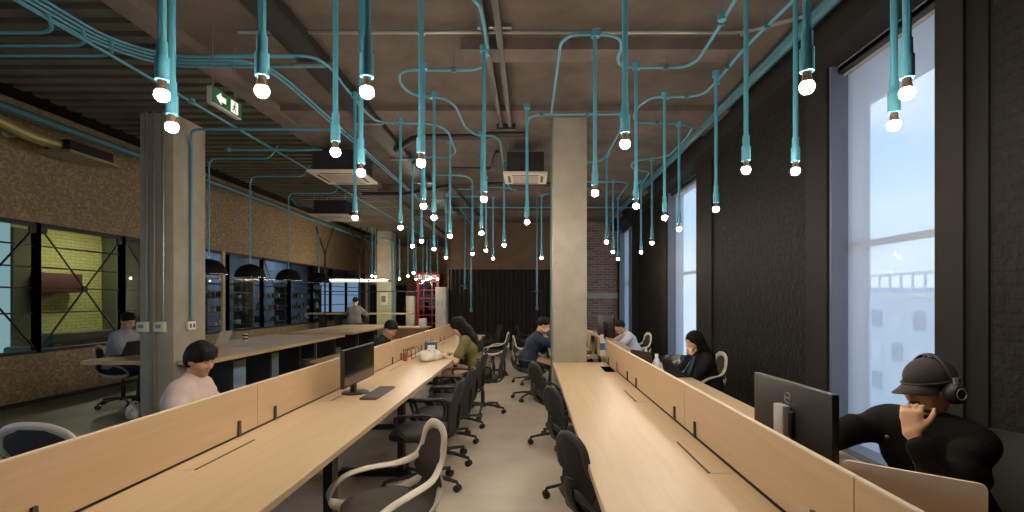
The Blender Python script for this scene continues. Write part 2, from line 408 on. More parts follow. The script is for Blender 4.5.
struct('wall_side_back', MB().box(-2.45, -2.38, 14.4, 21, 0, ZC), M_brown)
struct('wall_far', MB().box(XL, -2.3, 21, 21.15, 0, 4.3), osb('osb_far', (120,98,70), (150,124,90), (168,140,104)))
for k, x in enumerate((-6.9, -6.25, -5.85)):
    d = struct('door_%d' % (k+1), MB().box(x, x+.52, 20.9, 20.99, 0, 2.1), M_dark)
    MB().cyl((x+.45, 20.88, 1.0), (x+.45, 20.88, 1.15), .012).build('door_handle', M_steel, d)
# columns
def column(x0, x1, y0, y1, name='column'):
    o = MB().rbox(x0, x1, y0, y1, 0, ZC, .012).build(name, M_col); o['kind'] = 'structure'; return o
column(.27, .675, 5.91, 6.49); column(-4.72, -4.31, 5.91, 6.49); column(-5.12, -4.64, 16.3, 16.85)

# ------------------------------------------------------------------ braced windows of the left wall and the rooms behind
edges = [5.59-1.48*4+1.48*i for i in range(15)]
n = 3
for a, b in zip(edges[:-1], edges[1:]):
    if b < 4.2: continue
    n += 1; w = thing('window_%d' % n, None, None, (XL-.05, (a+b)/2, .72), kind='structure')
    f = MB(); f.box(XL-.08, XL, a-.035, a+.035, .72, 2.6); f.box(XL-.08, XL, b-.035, b+.035, .72, 2.6); f.box(XL-.08, XL, a, b, .72, .77); f.box(XL-.08, XL, a, b, 2.54, 2.6)
    f.build('window_frame', M_frame, w)
    br = MB()
    for z in (2.27, 1.96, 1.66, 1.3): br.box(XL-.06, XL-.04, a, b, z-.012, z+.012)
    br.build('glazing_bars', M_frame, w)
    MB().box(XL-.055, XL-.05, a+.03, b-.03, .77, 2.55).build('pane', M_glass, w)
    if b < 10.2 or abs(a-12.99) < .1:
        m = ((a+b)/2, 1.66)
        for (yy, zz) in ((a+.05,2.52),(b-.05,2.52),(a+.05,.8),(b-.05,.8)):
            MB().cyl((XL-.015, yy, zz), (XL-.015, *m), .013, n=6).build('brace_rod', M_frame, w)
        hub = MB().cyl((XL-.03, *m), (XL, *m), .05, n=14); hub.cyl((XL-.03,a+.07,2.5),(XL,a+.07,2.5),.06,n=10); hub.cyl((XL-.03,b-.07,2.5),(XL,b-.07,2.5),.06,n=10); hub.build('brace_hub', M_frame, w)
tag(MB().box(XL, XL+.05, 11.22, 11.30, .72, 2.6).build('wooden_post', M_oak), 'slim pale wooden post against the left windows, right of the conduit pillar', 'post')
struct('wall_room_yellow', MB().box(-10.65, -10.5, 9.88, 13.2, 0, 3.3), M_ybrick)
struct('wall_room_grey', MB().box(-10.65, -10.5, 13.2, 24, 0, 3.3), mat('bluegrey_wall', (78,88,96), .7, var=.3, scale=1.5))
struct('wall_room_end', MB().box(-10.6, XL-.2, 23.0, 23.2, 0, 3.3), M_dark)
struct('wall_room_near', MB().box(-10.6, XL-.2, 3.0, 3.2, 0, 3.3), M_dark)
struct('ceiling_room', MB().box(-12, XL-.15, 3, 23.2, 3.3, 3.4), M_trim)
struct('pillar_room', MB().box(-10.45, -10.1, 11.95, 12.95, 0, 3.3), mat('pillar_green_grey', (72,76,58), .8))
struct('wall_room_dark', MB().box(-10.49, -10.44, 9.88, 10.42, 0, 2.95), mat('olive_wall', (58,60,40), .8))
struct('window_30', MB().box(-10.52, -10.5, 3.0, 9.88, 0, 3.3), emis('daylit_pane', (150,190,200), .75))
struct('window_31', MB().box(-9.9, -8.1, 22.97, 22.99, .9, 2.4), emis('far_daylit_pane', (150,185,235), .55))
wc = thing('wall_cabinet', 'dark red wall box hanging on the yellow brick wall behind the glass', 'cabinet', (-10.4, 10.8, 1.62))
MB().rbox(-10.5, -10.2, 10.22, 11.15, 1.64, 2.06, .01).build('body', mat('dark_red', (66,24,22), .6), wc)
MB().box(-10.5, -10.25, 10.22, 10.5, 1.5, 1.62).build('bracket', mat('dark_red', (96,34,30)), wc)
so = thing('sofa', 'black sofa in the yellow room behind the left glass wall', 'sofa', (-9.3, 10.0, 0))
MB().rbox(-9.75, -8.9, 9.0, 10.9, .0, .42, .04).build('seat', M_blackp, so); MB().rbox(-9.05, -8.8, 9.0, 10.9, .1, .86, .05).build('backrest', M_blackp, so)
for yy in (8.98, 10.72): MB().rbox(-9.7, -8.9, yy, yy+.2, .1, .62, .05).build('armrest', M_blackp, so)
# room lights (real ceiling panels behind the glass)
for k, (x, y, rgb, st) in enumerate(((-9.2, 11.0, (255,246,205), 30), (-9.6, 16.0, (190,215,255), 30), (-9.6, 20.0, (190,215,255), 30))):
    l = thing('ceiling_light', ['flat yellowish ceiling light of the yellow brick room behind glass', 'flat bluish ceiling light above the nearer shelf in the room behind glass', 'flat bluish ceiling light at the far end of the room behind glass'][k], 'ceiling light', (x, y, 3.25))
    MB().box(x-.3, x+.3, y-.6, y+.6, 3.25, 3.3).build('frame', M_white, l); MB().box(x-.27, x+.27, y-.57, y+.57, 3.245, 3.25).build('diffuser', emis('panel_%d' % k, rgb, st), l)
# shelving with jars, boxes and bottles behind the far windows
sh_m = mat('shelf_dark', (52,52,50), .6)
itm = [mat('jar_%d' % i, c, .4) for i, c in enumerate([(190,205,215),(70,110,150),(120,70,60),(60,100,90),(200,200,190),(90,80,110),(40,60,90)])]
for k, (ya, yb) in enumerate(((13.3,15.2),(15.5,17.6),(17.9,20.6))):
    s = thing('shelf_unit', ['open dark shelving behind the windows just right of the wooden post', 'middle one of the dark shelving units behind the left windows', 'farthest dark shelving unit behind the left windows'][k], 'shelf', (-9.0, (ya+yb)/2, 0))
    for z in (.75, 1.15, 1.55, 1.95): MB().box(-9.2, -8.8, ya, yb, z-.03, z).build('shelf_board', sh_m, s)
    for yy in (ya, yb-.04): MB().box(-9.2, -8.8, yy, yy+.04, 0, 2.1).build('side_panel', sh_m, s)
    for zi, z in enumerate((.75, 1.15, 1.55)):
        yy = ya+.15; j = 0
        while yy < yb-.2:
            h = random.uniform(.1,.27); r = random.uniform(.035,.075); c = random.choice(itm); j += 1
            where = ['lower','middle','top'][zi]; unit = ['near','middle','far'][k]
            if random.random() < .5:
                o = MB().lathe([(r,0),(r,h*.65),(r*.35,h*.85),(r*.35,h)], (-8.9,yy,z), 10).build('bottle', c)
                tag(o, 'small bottle on the %s board of the %s dark shelving behind glass' % (where, unit), 'bottle', 'bottles on the %s board of the %s shelving' % (where, unit))
            else:
                o = MB().rbox(-8.98,-8.83,yy-r,yy+r,z,z+h*.8,.006).build('storage_box', c)
                tag(o, 'small box on the %s board of the %s dark shelving behind glass' % (where, unit), 'box', 'boxes on the %s board of the %s shelving' % (where, unit))
            yy += random.uniform(.2,.36)

# ------------------------------------------------------------------ outside
struct('facade_fin', MB().box(3.25, 3.27, 4.72, 6.8, 0, 6), mat('pale_render', (168,180,196), .8))
struct('facade_header', MB().box(3.25, 3.5, 1.0, 6.8, 3.5, 4.4), mat('pale_render', (176,190,206)))
struct('ground_outside', MB().box(3.4, 60, -20, 60, -8.2, -8), mat('asphalt', (190,190,190), .9))
b = thing('apartment_building', 'pale building with a white balcony band seen through the nearest window blind', 'building', (13.5, 19, -8))
MB().box(12.4, 20, 13, 18.2, -8, 1.72).build('wall', mat('building_wall', (206,212,220), .8), b)
MB().box(12.4, 22, 18.2, 26, -8, 1.92).build('side_wing', mat('building_wing', (214,220,228), .8), b)
MB().box(12.3, 13, 12.8, 18.3, 1.55, 1.7).build('balcony_band', M_white, b)
rl = MB().box(12.3, 12.4, 12.8, 18.3, 2.28, 2.38)
for i in range(12): rl.box(12.3, 12.36, 12.8+i*.5, 12.86+i*.5, 1.7, 2.3)
rl.build('balcony_rail', M_white, b)
MB().box(12.6, 18, 13.6, 15.2, 1.7, 2.62).build('penthouse', mat('building_dark', (120,130,146), .8), b)
for i in range(5):
    for j in range(3): MB().box(12.35, 12.41, 13.5+i*.95, 13.95+i*.95, .5-j*1.1, 1.1-j*1.1).build('window', M_white if (i+j) % 2 else mat('building_dark', (120,130,146)), b)

# ------------------------------------------------------------------ overhead services
def pipe(name, pts, r, m, label, cat, fil=.12, group=None, boxes=(), clamps=(), n=8):
    t = thing(name, label, cat, tuple(Vector(pts[0])), group)
    MB().tube(fillet(pts, fil), r, n).build('pipe', m, t)
    for p in boxes: MB().lathe([(.0,-.022),(.03,-.022),(.03,.022),(0,.022)], p, 12).build('junction_box', m, t)
    for p in clamps: MB().cyl(p, (p[0], p[1], ZC), .003, n=5).rbox(p[0]-.022, p[0]+.022, p[1]-.012, p[1]+.012, p[2]-.022, p[2]+.022, .004).build('hanger', M_teald, t)
    return t
ZD = 3.55
pipe('large_pipe', [(2.17, -2, 3.66), (2.17, 14.2, 3.66)], .052, M_teald, 'thick teal pipe running along the beam over the right wall', 'pipe')
pipe('large_pipe', [(-6.2, -2, 3.77), (-6.2, 20.8, 3.77)], .06, M_teald, 'thick teal pipe running along the top of the left chipboard wall', 'pipe')
def tray(name, x, w, y0, y1, z, label):
    t = thing(name, label, 'cable tray', (x, y0, z)); MB().box(x-w/2, x+w/2, y0, y1, z, z+.012).build('base', M_black, t)
    for s in (-1, 1): MB().box(x+s*w/2-.006, x+s*w/2+.006, y0, y1, z, z+.07).build('side_rail', M_black, t)
    for k in range(int((y1-y0)/1.5)+1):
        yy = y0+.2+k*1.5; MB().box(x-w/2-.05, x+w/2+.05, yy-.02, yy+.02, z-.02, z).build('bracket', M_steel, t)
        for s in (-1,1): MB().cyl((x+s*(w/2+.03), yy, z-.02), (x+s*(w/2+.03), yy, ZC), .005, n=6).build('rod', M_steel, t)
tray('cable_tray', -1.95, .24, 1.2, 13, 3.62, 'wide black cable tray running away left of the centre ceiling')
t = thing('ceiling_track', 'pair of black ceiling rails ending above the middle aisle', 'ceiling track', (-.32, 1.5, 3.66))
for x in (-.375, -.26): MB().box(x-.025, x+.025, 1.5, 6.15, 3.64, 3.72).build('rail', M_black, t)
MB().box(-.43, -.2, 6.12, 6.2, 3.62, 3.74).build('end_plate', M_black, t); MB().box(-.44,-.16,4.0,4.04,3.72,3.75).build('strap', M_steel, t)
pipe('steel_conduit', [(-2.4,4.02,3.69),(1.75,4.02,3.69),(2.15,3.78,3.69)], .016, M_steel, 'bare metal conduit crossing the ceiling from side to side', 'conduit', boxes=[(-.9,4.02,3.69),(.55,4.02,3.69),(1.75,4.02,3.69)])
pipe('black_pipe', [(-1.9,6.9,3.6),(-1.5,6.35,3.6),(-.6,6.35,3.6),(-.55,6.35,3.63),(-.02,6.35,3.63)], .04, M_black, 'thick black pipe crossing the ceiling in front of the air conditioners', 'pipe')
pipe('black_pipe', [(-1.3,7.9,3.6),(-.62,7.9,3.6),(-.58,7.5,3.62),(-.5,7.3,3.7)], .03, M_black, 'thin black bent pipe behind the thick black pipe', 'pipe')
pipe('black_pipe', [(-3.2,9.3,3.5),(-2.4,9.3,3.5),(-1.4,8.6,3.5),(-1.2,12.6,3.5)], .035, M_black, 'bent black pipe above the left walkway near the far columns', 'pipe')
pipe('black_pipe', [(-.9,8.9,3.58),(1.2,8.9,3.58)], .045, M_black, 'black pipe crossing the ceiling behind the square air conditioner by the pillar', 'pipe')
def cassette(x, y, z, s, label):
    t = thing('air_conditioner', label, 'air conditioner', (x, y, z))
    MB().box(x-s*.42, x+s*.42, y-s*.42, y+s*.42, z+.03, z+.33).build('housing', M_black, t)
    MB().rbox(x-s/2, x+s/2, y-s/2, y+s/2, z, z+.04, .012).build('fascia', mat('ac_white', (196,184,166), .6), t)
    MB().rbox(x-s*.29, x+s*.29, y-s*.29, y+s*.29, z-.012, z+.002, .008).build('grille', mat('ac_grille', (160,148,132), .6), t)
    for sx, sy in ((1,0),(-1,0),(0,1),(0,-1)):
        MB().box(x+sx*s*.38-(.02 if sx else s*.3), x+sx*s*.38+(.02 if sx else s*.3), y+sy*s*.38-(.02 if sy else s*.3), y+sy*s*.38+(.02 if sy else s*.3), z-.002, z+.002).build('vent_slot', M_black, t)
    for sx in (-1,1):
        for sy in (-1,1): MB().cyl((x+sx*s*.4, y+sy*s*.4, z+.3), (x+sx*s*.4, y+sy*s*.4, ZC), .006, n=6).build('rod', M_steel, t)
cassette(-2.75, 7.2, 3.27, .76, 'square ceiling air conditioner left of the centre aisle')
cassette(-.08, 7.25, 3.27, .63, 'square ceiling air conditioner beside the concrete pillar')
cassette(-4.22, 10.6, 3.24, .80, 'square ceiling air conditioner above the long table on the left')
t = thing('air_vent', 'black air vent with a foil hose high on the left wall', 'vent', (-6.5, 7.1, 3.51))
MB().box(-6.7, -6.35, 6.75, 7.45, 3.55, 3.7).build('housing', M_black, t); MB().box(-6.75, -6.3, 6.7, 7.5, 3.51, 3.55).build('fascia', mat('vent_fascia', (150,140,110), .6), t)
hp = smoothpath([(-6.95,5.55,3.92),(-6.85,5.75,3.92),(-6.7,6.1,3.76),(-6.6,6.4,3.66),(-6.52,6.78,3.63)], 10)
MB().tube(hp, [.075+.008*(i % 2) for i in range(len(hp))], 12).build('hose', M_duct, t)
t = thing('security_camera', 'small white dome camera high on the left wall', 'camera', (-7.1, 6.63, 3.76))
MB().cyl((-7.11,6.63,3.76),(-7.03,6.63,3.76),.075,n=18).build('housing', M_white, t); MB().ball((-7.02,6.63,3.76),.045).build('lens', M_blackp, t)

# exit sign: green box with white arrow and running figure
t = thing('exit_sign', 'green exit sign with a white arrow hanging from the left ceiling', 'sign', (-2.6, 4.2, 3.09))
MB().rbox(-2.65, -2.60, 4.0, 4.40, 3.105, 3.245, .006).build('case', M_silver, t)
MB().box(-2.602, -2.597, 4.0, 4.4, 3.115, 3.238).build('face', mat('exit_green', (28,74,44), .4, emit=.25, ecol=(30,90,50)), t)
gm = mat('exit_white', (235,240,232), .5, emit=.7)
fn = lambda u, v, d: (d, 4.2+u, 3.176+v)
ar = [(-.155,0),(-.095,.05),(-.095,.022),(-.03,.022),(-.03,-.022),(-.095,-.022),(-.095,-.05)]
MB().prism(ar, fn, -2.597, -2.594).build('arrow', gm, t)
MB().prism([(.04,-.05),(.14,-.05),(.14,.05),(.04,.05)], fn, -2.597, -2.594).build('door_symbol', gm, t)
rm = MB(); fn2 = lambda u, v, d: (d, 4.2+.09+u, 3.176+v)
for a, b2, r in (((.0,.018),(-.012,-.008),.009),((-.012,-.008),(.012,-.022),.006),((.012,-.022),(.018,-.042),.005),((-.012,-.008),(-.02,-.03),.006),((-.02,-.03),(-.038,-.034),.005),((0,.016),(-.024,.006),.004),((0,.014),(.022,.002),.004)):
    d = Vector((b2[0]-a[0], b2[1]-a[1])).normalized()*r; nn = Vector((-d.y, d.x))
    rm.prism([(a[0]+nn.x,a[1]+nn.y),(a[0]-nn.x,a[1]-nn.y),(b2[0]-nn.x,b2[1]-nn.y),(b2[0]+nn.x,b2[1]+nn.y)], fn2, -2.594, -2.592)
rm.prism([(.004+.009*math.cos(a*PI/5), .034+.009*math.sin(a*PI/5)) for a in range(10)], fn2, -2.594, -2.592)
rm.build('running_figure', mat('exit_green2', (28,74,44), .4), t)
for yy in (4.05, 4.35): MB().cyl((-2.63, yy, 3.25), (-2.63, yy, ZC), .005, n=6).build('rod', M_steel, t)

# ------------------------------------------------------------------ bare-bulb pendants
M_bulb = emis('lit_bulb', (255,238,214), 430)
M_bneck = mat('bulb_neck', (70,52,36), .5)
ZB = 2.32
def lamp_proto():
    s = MB().lathe([(0,.225),(.0155,.225),(.0155,.215),(.0205,.2145),(.0205,.150),(.0212,.149),(.0262,.1485),(.0262,.1482),(.0262,.0585),(.0255,.058),(.017,.0575),(0,.0575)], (0,0,0), 14)
    n_ = MB().lathe([(0,.06),(.0165,.06),(.0165,.045),(.0185,.030),(.022,.014)], (0,0,0), 12)
    b_ = MB().ball((0,0,-.0), .027, 14, 10)
    return s, n_, b_
PS, PN, PB = [None]*3
def lamp(px, py, label, group=None, z=ZB, top=None, cat='pendant lamp'):
    global PS, PN, PB
    x, y, _ = at_z(px, py, z); t = thing('pendant_lamp', label, cat, (x, y, z), group)
    if PS is None:
        s, n_, b_ = lamp_proto(); PS = s.build('socket', M_teal, t, local=True); PN = n_.build('lamp_holder', M_bneck, t, local=True); PB = b_.build('bulb', M_bulb, t, local=True)
    else:
        for p in (PS, PN, PB): c = p.copy(); C.objects.link(c); c.parent = t
    zt = ZD if top is None else top
    MB().cyl((x,y,z+.22),(x,y,zt),.0155,n=8).build('conduit_drop', M_teal, t)
    if top is None: MB().lathe([(0,-.025),(.034,-.025),(.034,.025),(0,.025)], (x,y,ZD), 12).build('junction_box', M_teal, t)
    return x, y
LAMPS = [
 (162,95,'large bare bulb at upper left, the nearer of two teal pendants before the conduit pillar',1),
 (172,127,'bare bulb at upper left, the lower of two teal pendants before the conduit pillar',1),
 (262,91,'large bare bulb on teal pendant just right of the green exit sign',1),
 (367,92,'large high bare bulb on thick teal pendant right of the wide cable tray',1),
 (335.5,152,'bare bulb on thick teal pendant in front of the left square air conditioner',1),
 (361,172.5,'bare bulb hanging at the right edge of the left square air conditioner',1),
 (421,163,'large bare bulb directly above another bulb, left of the twin black rails',1),
 (423.5,206,'bare bulb hanging directly below and behind the larger bulb left of the black rails',0),
 (355,217.5,'lone bare bulb above the black dome lamps, left of the bulb cluster',0),
 (434,217.5,'bare bulb just right of and below the vertically paired bulbs',0),
 (484,199,'bright bare bulb on two close teal pipes left of the aisle air conditioner',0),
 (400.5,227.5,'bare bulb, leftmost of the middle cluster over the left desk',0),
 (412.5,246,'small bare bulb, lowest left of the middle cluster over the left desk',0),
 (421.5,241,'small bare bulb, second from left in the lower row over the left desk',0),
 (434,249,'small bare bulb, third from left in the lower row over the left desk',0),
 (450,236,'bare bulb standing apart to the right of the middle cluster over the left desk',0),
 (446,257.5,'small low bare bulb above the white cabinet by the curtain',0),
 (481.5,233,'bare bulb hanging below and behind the brightest bulb at mid aisle',0),
 (472.5,254,'small bare bulb, leftmost of the low row before the dark curtain',0),
 (486,250.5,'small bare bulb, second of the low row before the dark curtain',0),
 (493,258.5,'small bare bulb, lowest of the low row before the dark curtain',0),
 (504,245,'small bare bulb, rightmost of the low row before the dark curtain',0),
 (527,222,'bare bulb beneath the square air conditioner beside the pillar',0),
 (541.5,258,'small bare bulb close to the left edge of the centre pillar',0),
 (595,193,'bare bulb hanging at the right edge of the centre pillar',0),
 (625,144,'large bright bare bulb right of the pillar top, nearest on the right side',1),
 (636,206,'bare bulb under the large bright bulb right of the pillar',0),
 (664.5,217.5,'bare bulb right of the pillar, between the middle and far windows',0),
 (679,229,'bare bulb in front of the middle window',0),
 (716,209,'bare bulb against the black brick wall right of the middle window',0),
 (746,170,'large bare bulb against the black brick wall between two windows',1),
 (795.5,171,'bare bulb against black brick just left of the nearest window',1),
 (807,87,'large bare bulb at upper right under the teal pipe, left of the nearest window',1),
 (907,93,'large bare bulb at upper right in front of the nearest window',1),
 (894,125,'lower bare bulb of two in front of the nearest window',1),
 (606.5,242,'small bare bulb nearest the pillar before the far brick wall',0),
 (613,252,'small bare bulb in front of the far red brick wall, second from the pillar',0),
 (618,259,'small low bare bulb in front of the far window',0),
 (641,252,'small bare bulb before the dark wall, left one of two',0),
 (652,243,'small bare bulb before the dark wall, right and higher one of two',0)]
LP = {}
for px, py, lab, near in LAMPS: LP[(px, py)] = lamp(px, py, lab, top=ZC if near else None)
for px, py, lab in [(399.5,279,'tiny bulb far back, left of the phone booth row'),(408,276,'tiny bulb far back, second left of the phone booth'),(413.5,273,'tiny bulb far back, third and highest left of the phone booth'),
                    (416,279,'tiny bulb at the left edge of the red phone booth'),(423,281,'tiny lowest bulb over the phone booth'),(427,279.5,'tiny bulb over the middle of the phone booth'),(430.5,278,'tiny bulb over the right half of the phone booth'),(437.5,279,'tiny bulb at the right edge of the red phone booth')]:
    lamp(px, py, lab, 'small far bulbs by the phone booth', z=2.1, top=3.3)
lamp(372, 276, 'small bulb in front of the far column, left of it', z=2.15, top=3.5); lamp(375.5, 276.5, 'small bulb in front of the far column, right of its twin', z=2.15, top=3.5)
# teal conduit runs, given by bends on the level of the conduit plane
def run(pixels, label, boxes=(), r=.0125, z=ZD, hang=(), group=None, fil=.1):
    P = [at_z(px, py, z) for px, py in pixels]
    return pipe('conduit_run', P, r, M_teal, label, 'conduit', fil, group, [at_z(*b, z) for b in boxes], [at_z(*h, z) for h in hang])
c1 = lambda x, y: (512+x/4, y/4); c2 = lambda x, y: (512+x/4, 100+y/4); c3 = lambda x, y: (256+x/4, y/4); c4 = lambda x, y: (256+x/4, 100+y/4)
run([(742,-12),c1(840,90),c1(745,240),c1(690,270),c1(500,270),c1(435,265),c1(420,235),c1(440,190),c1(432,150),c1(370,137),c1(240,137),c1(195,170),c1(180,280),c1(158,450)], 'long teal conduit arching in front of the pillar top', [c1(840,70),c1(338,136)], hang=[c1(615,269),c1(840,90)])
run([c1(60,505),c1(66,470),c1(110,457),c1(440,457),c2(440,75),c2(432,125),c2(405,175),c2(375,228),c2(345,246),c2(300,250)], 'teal conduit crossing the pillar face just below its top', [c1(440,457),c2(385,215)], hang=[c1(118,457),c1(300,457)])
run([(800,-6),c1(1024,100),c1(920,205),c1(820,325),c1(770,375),c1(720,386),c1(560,388),c1(505,425),c1(485,470),c1(500,489),c1(670,495),c2(725,105),c2(700,150),c2(625,225),c2(560,233),c2(485,245),c2(475,268),c2(500,280),c2(552,288),c2(520,335)], 'teal conduit zigzagging along the right side toward the windows', [c1(620,386),c1(820,325)], hang=[c1(697,386),c1(862,265),c1(1020,100),c1(580,489)])
run([c2(280,328),c2(440,328),c2(466,335),c2(425,390)], 'short teal conduit with a hooked end right of the pillar')
run([(216,55.5),(256,55.5),c3(170,222),c3(240,230),c3(300,272),c3(350,340),c3(395,395),c3(430,440),c3(480,484),c3(540,493),c3(690,493),c3(740,505),c4(770,130),c4(800,210),c4(770,229),c4(650,230),c4(612,240),c4(620,272),c4(626,285)], 'teal conduit curving down the middle left ceiling into a hooked end', hang=[c3(580,493)])
run([(470,-4),c3(895,20),c3(915,110),c3(925,200),c3(912,265),c3(870,280),c3(610,280),c3(575,290),c3(572,320),c3(590,352),c3(640,383),c3(705,386),c3(760,395),c3(800,425),c4(815,60),c4(835,105),c4(875,138),c4(905,142),c4(950,143),c4(978,165),c4(990,255),c4(1000,330),c4(1022,358)], 'teal conduit snaking beside the twin black rails', [c3(705,386),c3(920,210)], hang=[c3(790,280)])
run([c4(720,300),c4(835,302),c4(862,318),c4(868,350)], 'small teal hooked conduit above the mid aisle, front one'); run([c4(765,385),c4(770,365),c4(800,357),c4(866,357)], 'small teal hooked conduit above the mid aisle, middle one')
run([c4(760,387),c4(910,387)], 'short straight teal conduit above the mid aisle'); run([c4(780,430),(555,207.5),(640,207.5)], 'long straight teal conduit crossing deep behind the pillar')
run([c4(815,432),c4(855,490)], 'short slanted teal conduit before the dark curtain'); run([c2(118,385),c2(128,377),c2(165,372)], 'short teal conduit touching the left side of the pillar')
run([c4(900,345),c4(1010,352),c4(1040,362)], 'short teal conduit in front of the square air conditioner by the pillar')
for k, dx in enumerate((-.09, -.03, .03, .09)):      # the bundle at upper left
    z = 3.6; P = [(-3.55+dx, 1.6, z), (-3.5+dx, 4.0-dx*.4, z), (-3.2+dx, 4.34-dx, z), (-2.42-dx, 4.34-dx, z)]
    lab = 'teal conduit in the parallel bundle at upper left, %s of four' % ['outermost','second from outside','third from outside','innermost'][k]
    if k in (1, 2): P += [(-2.36-dx*.8, 4.7, z), (-2.36-dx*.8, 13.2, z)]
    else: P[-1] = (-1.95-dx, 4.34-dx, z)
    pipe('conduit_run', P, .0105, M_teal, lab, 'conduit', .3, boxes=[(-3.5+dx,3.3,z)] if k == 1 else (), clamps=[(-2.36-dx*.8, 6.2, z)] if k == 1 else ())
pipe('conduit_run', [(-3.62,3.2,3.6),(-3.6,20,3.6)], .014, M_teal, 'straight teal conduit running away past the left conduit pillar', 'conduit', boxes=[(-3.6,5.2,3.6),(-3.6,8.2,3.6)])
for k, (yy, x1) in enumerate(((3.75,-3.55),(3.95,-3.48),(4.12,-3.4))):
    pipe('conduit_run', [(-5.4, yy+.15, 3.62),(x1-.25, yy+.15, 3.62),(x1, yy-.15, 3.6)], .014, M_teal, 'teal conduit branching off to the left from the bundle, %s of three' % ['front','middle','rear'][k], 'conduit', .15)
pipe('conduit_run', [(-2.45,5.98,3.57),(-4.15,5.98,3.57),(-4.285,6.18,3.5),(-4.285,6.18,1.22)], .016, M_teal, 'teal conduit bending down the side of the left pillar to a socket', 'conduit', .12)
pipe('conduit_run', [(-4.25,6.8,3.57),(-2.9,6.8,3.57)], .014, M_teal, 'short teal conduit crossing just behind the left pillar', 'conduit', boxes=[(-4.2,6.8,3.57)])
pipe('conduit_run', [(.258,6.2,ZC),(.258,6.2,0)], .010, mat('teal_dim', (92,128,128), .5), 'vertical teal conduit on the left face of the centre pillar', 'conduit')
pipe('conduit_run', [(-4.9,16.1,3.5),(-4.55,16.22,3.4),(-4.55,16.22,0)], .03, M_teal, 'vertical teal conduit on the far column', 'conduit')
# metal conduits and thermostat boxes on the left pillar
for k, (x, zb) in enumerate(((-4.62,1.24),(-4.53,0),(-4.42,1.24))):
    pipe('steel_conduit', [(x,5.885,ZC),(x,5.885,zb)], .013, M_steel, 'metal conduit down the front of the left pillar, %s of three' % ['left','middle','right'][k], 'conduit')
for k, x in enumerate((-4.66,-4.455)):
    t = thing('thermostat', 'cream wall controller on the left pillar, %s one' % ['left','right'][k], 'thermostat', (x,5.88,1.1))
    MB().rbox(x-.065,x+.065,5.86,5.912,1.10,1.225,.008).build('case', M_cream, t); MB().box(x-.04,x+.025,5.857,5.861,1.15,1.195).build('screen', mat('lcd', (96,102,60), .3), t)
t = thing('wall_outlet', 'white double socket at the end of the teal conduit on the left pillar', 'socket', (-4.29,6.18,1.1))
MB().rbox(-4.312,-4.27,6.11,6.25,1.11,1.22,.006).build('plate', M_white, t)
for yy in (6.15,6.21): MB().box(-4.272,-4.268,yy-.015,yy+.015,1.14,1.19).build('socket_face', M_blackp, t)
# black domes over the long table
for k, (px, y) in enumerate(((208.5,7.15),(251,8.2),(289,9.5),(319,10.86))):
    x = -4.7; z = 1.86
    t = thing('dome_lamp', ['black dome lamp half hidden behind the left pillar','black dome lamp over the long table, second from the left','black dome lamp over the long table, third from the left','black dome lamp over the long table, farthest'][k], 'dome lamp', (x,y,z), 'black dome lamps over the long table')
    R = .235; pr = [(R*math.cos(a), R*.96*math.sin(a)) for a in [i*PI/2/9 for i in range(9)]]+[(.03,R*.96)]
    MB().lathe(pr+[(r*.97, zz*.97-.001) for r, zz in pr[::-1]], (x,y,z), 28).build('shade', mat('matt_black', (9,9,9), .7, spec=.15), t)
    MB().lathe([(R*.99,0),(R*.93,.012),(.0,.012)], (x,y,z), 24).build('diffuser', mat('lamp_disc', (210,180,150), .6, emit=20, ecol=(255,224,190)), t)
    MB().tube(fillet([(x,y,z+.22),(x,y,ZD),(x+(.9 if k < 3 else -.5),y,ZD),(x+(1.0 if k < 3 else -.6),y,ZC-.012)], .12), .0125, 8).build('conduit_drop', M_teal, t)
# low unlit drops in front of the curtain
for k, (px, py, y, disc) in enumerate(((471,312,10.5,False),(537,310,10.5,True),(465,289,11,True))):
    x = (px-CX)/FPX*y; z = CAMZ-(py-CY)/FPX*y
    t = thing('power_drop', ['thin teal pipe hanging low before the curtain, left one','thin teal pipe hanging low before the curtain close to the pillar','thin teal pipe ending in a dark disc before the curtain'][k], 'hanging pipe', (x,y,z))
    MB().cyl((x,y,z+.05),(x,y,ZC),.016,n=8).build('pipe', M_teald, t); MB().lathe([(.0,0),(.03,0),(.03,.08),(0,.08)], (x,y,z), 10).build('end_cap', M_teald, t)
    if disc: MB().lathe([(0,.0),(.1,-.02),(.1,-.035),(0,-.02)], (x,y,z+(.42 if k == 1 else .1)), 16).build('disc', M_black, t)
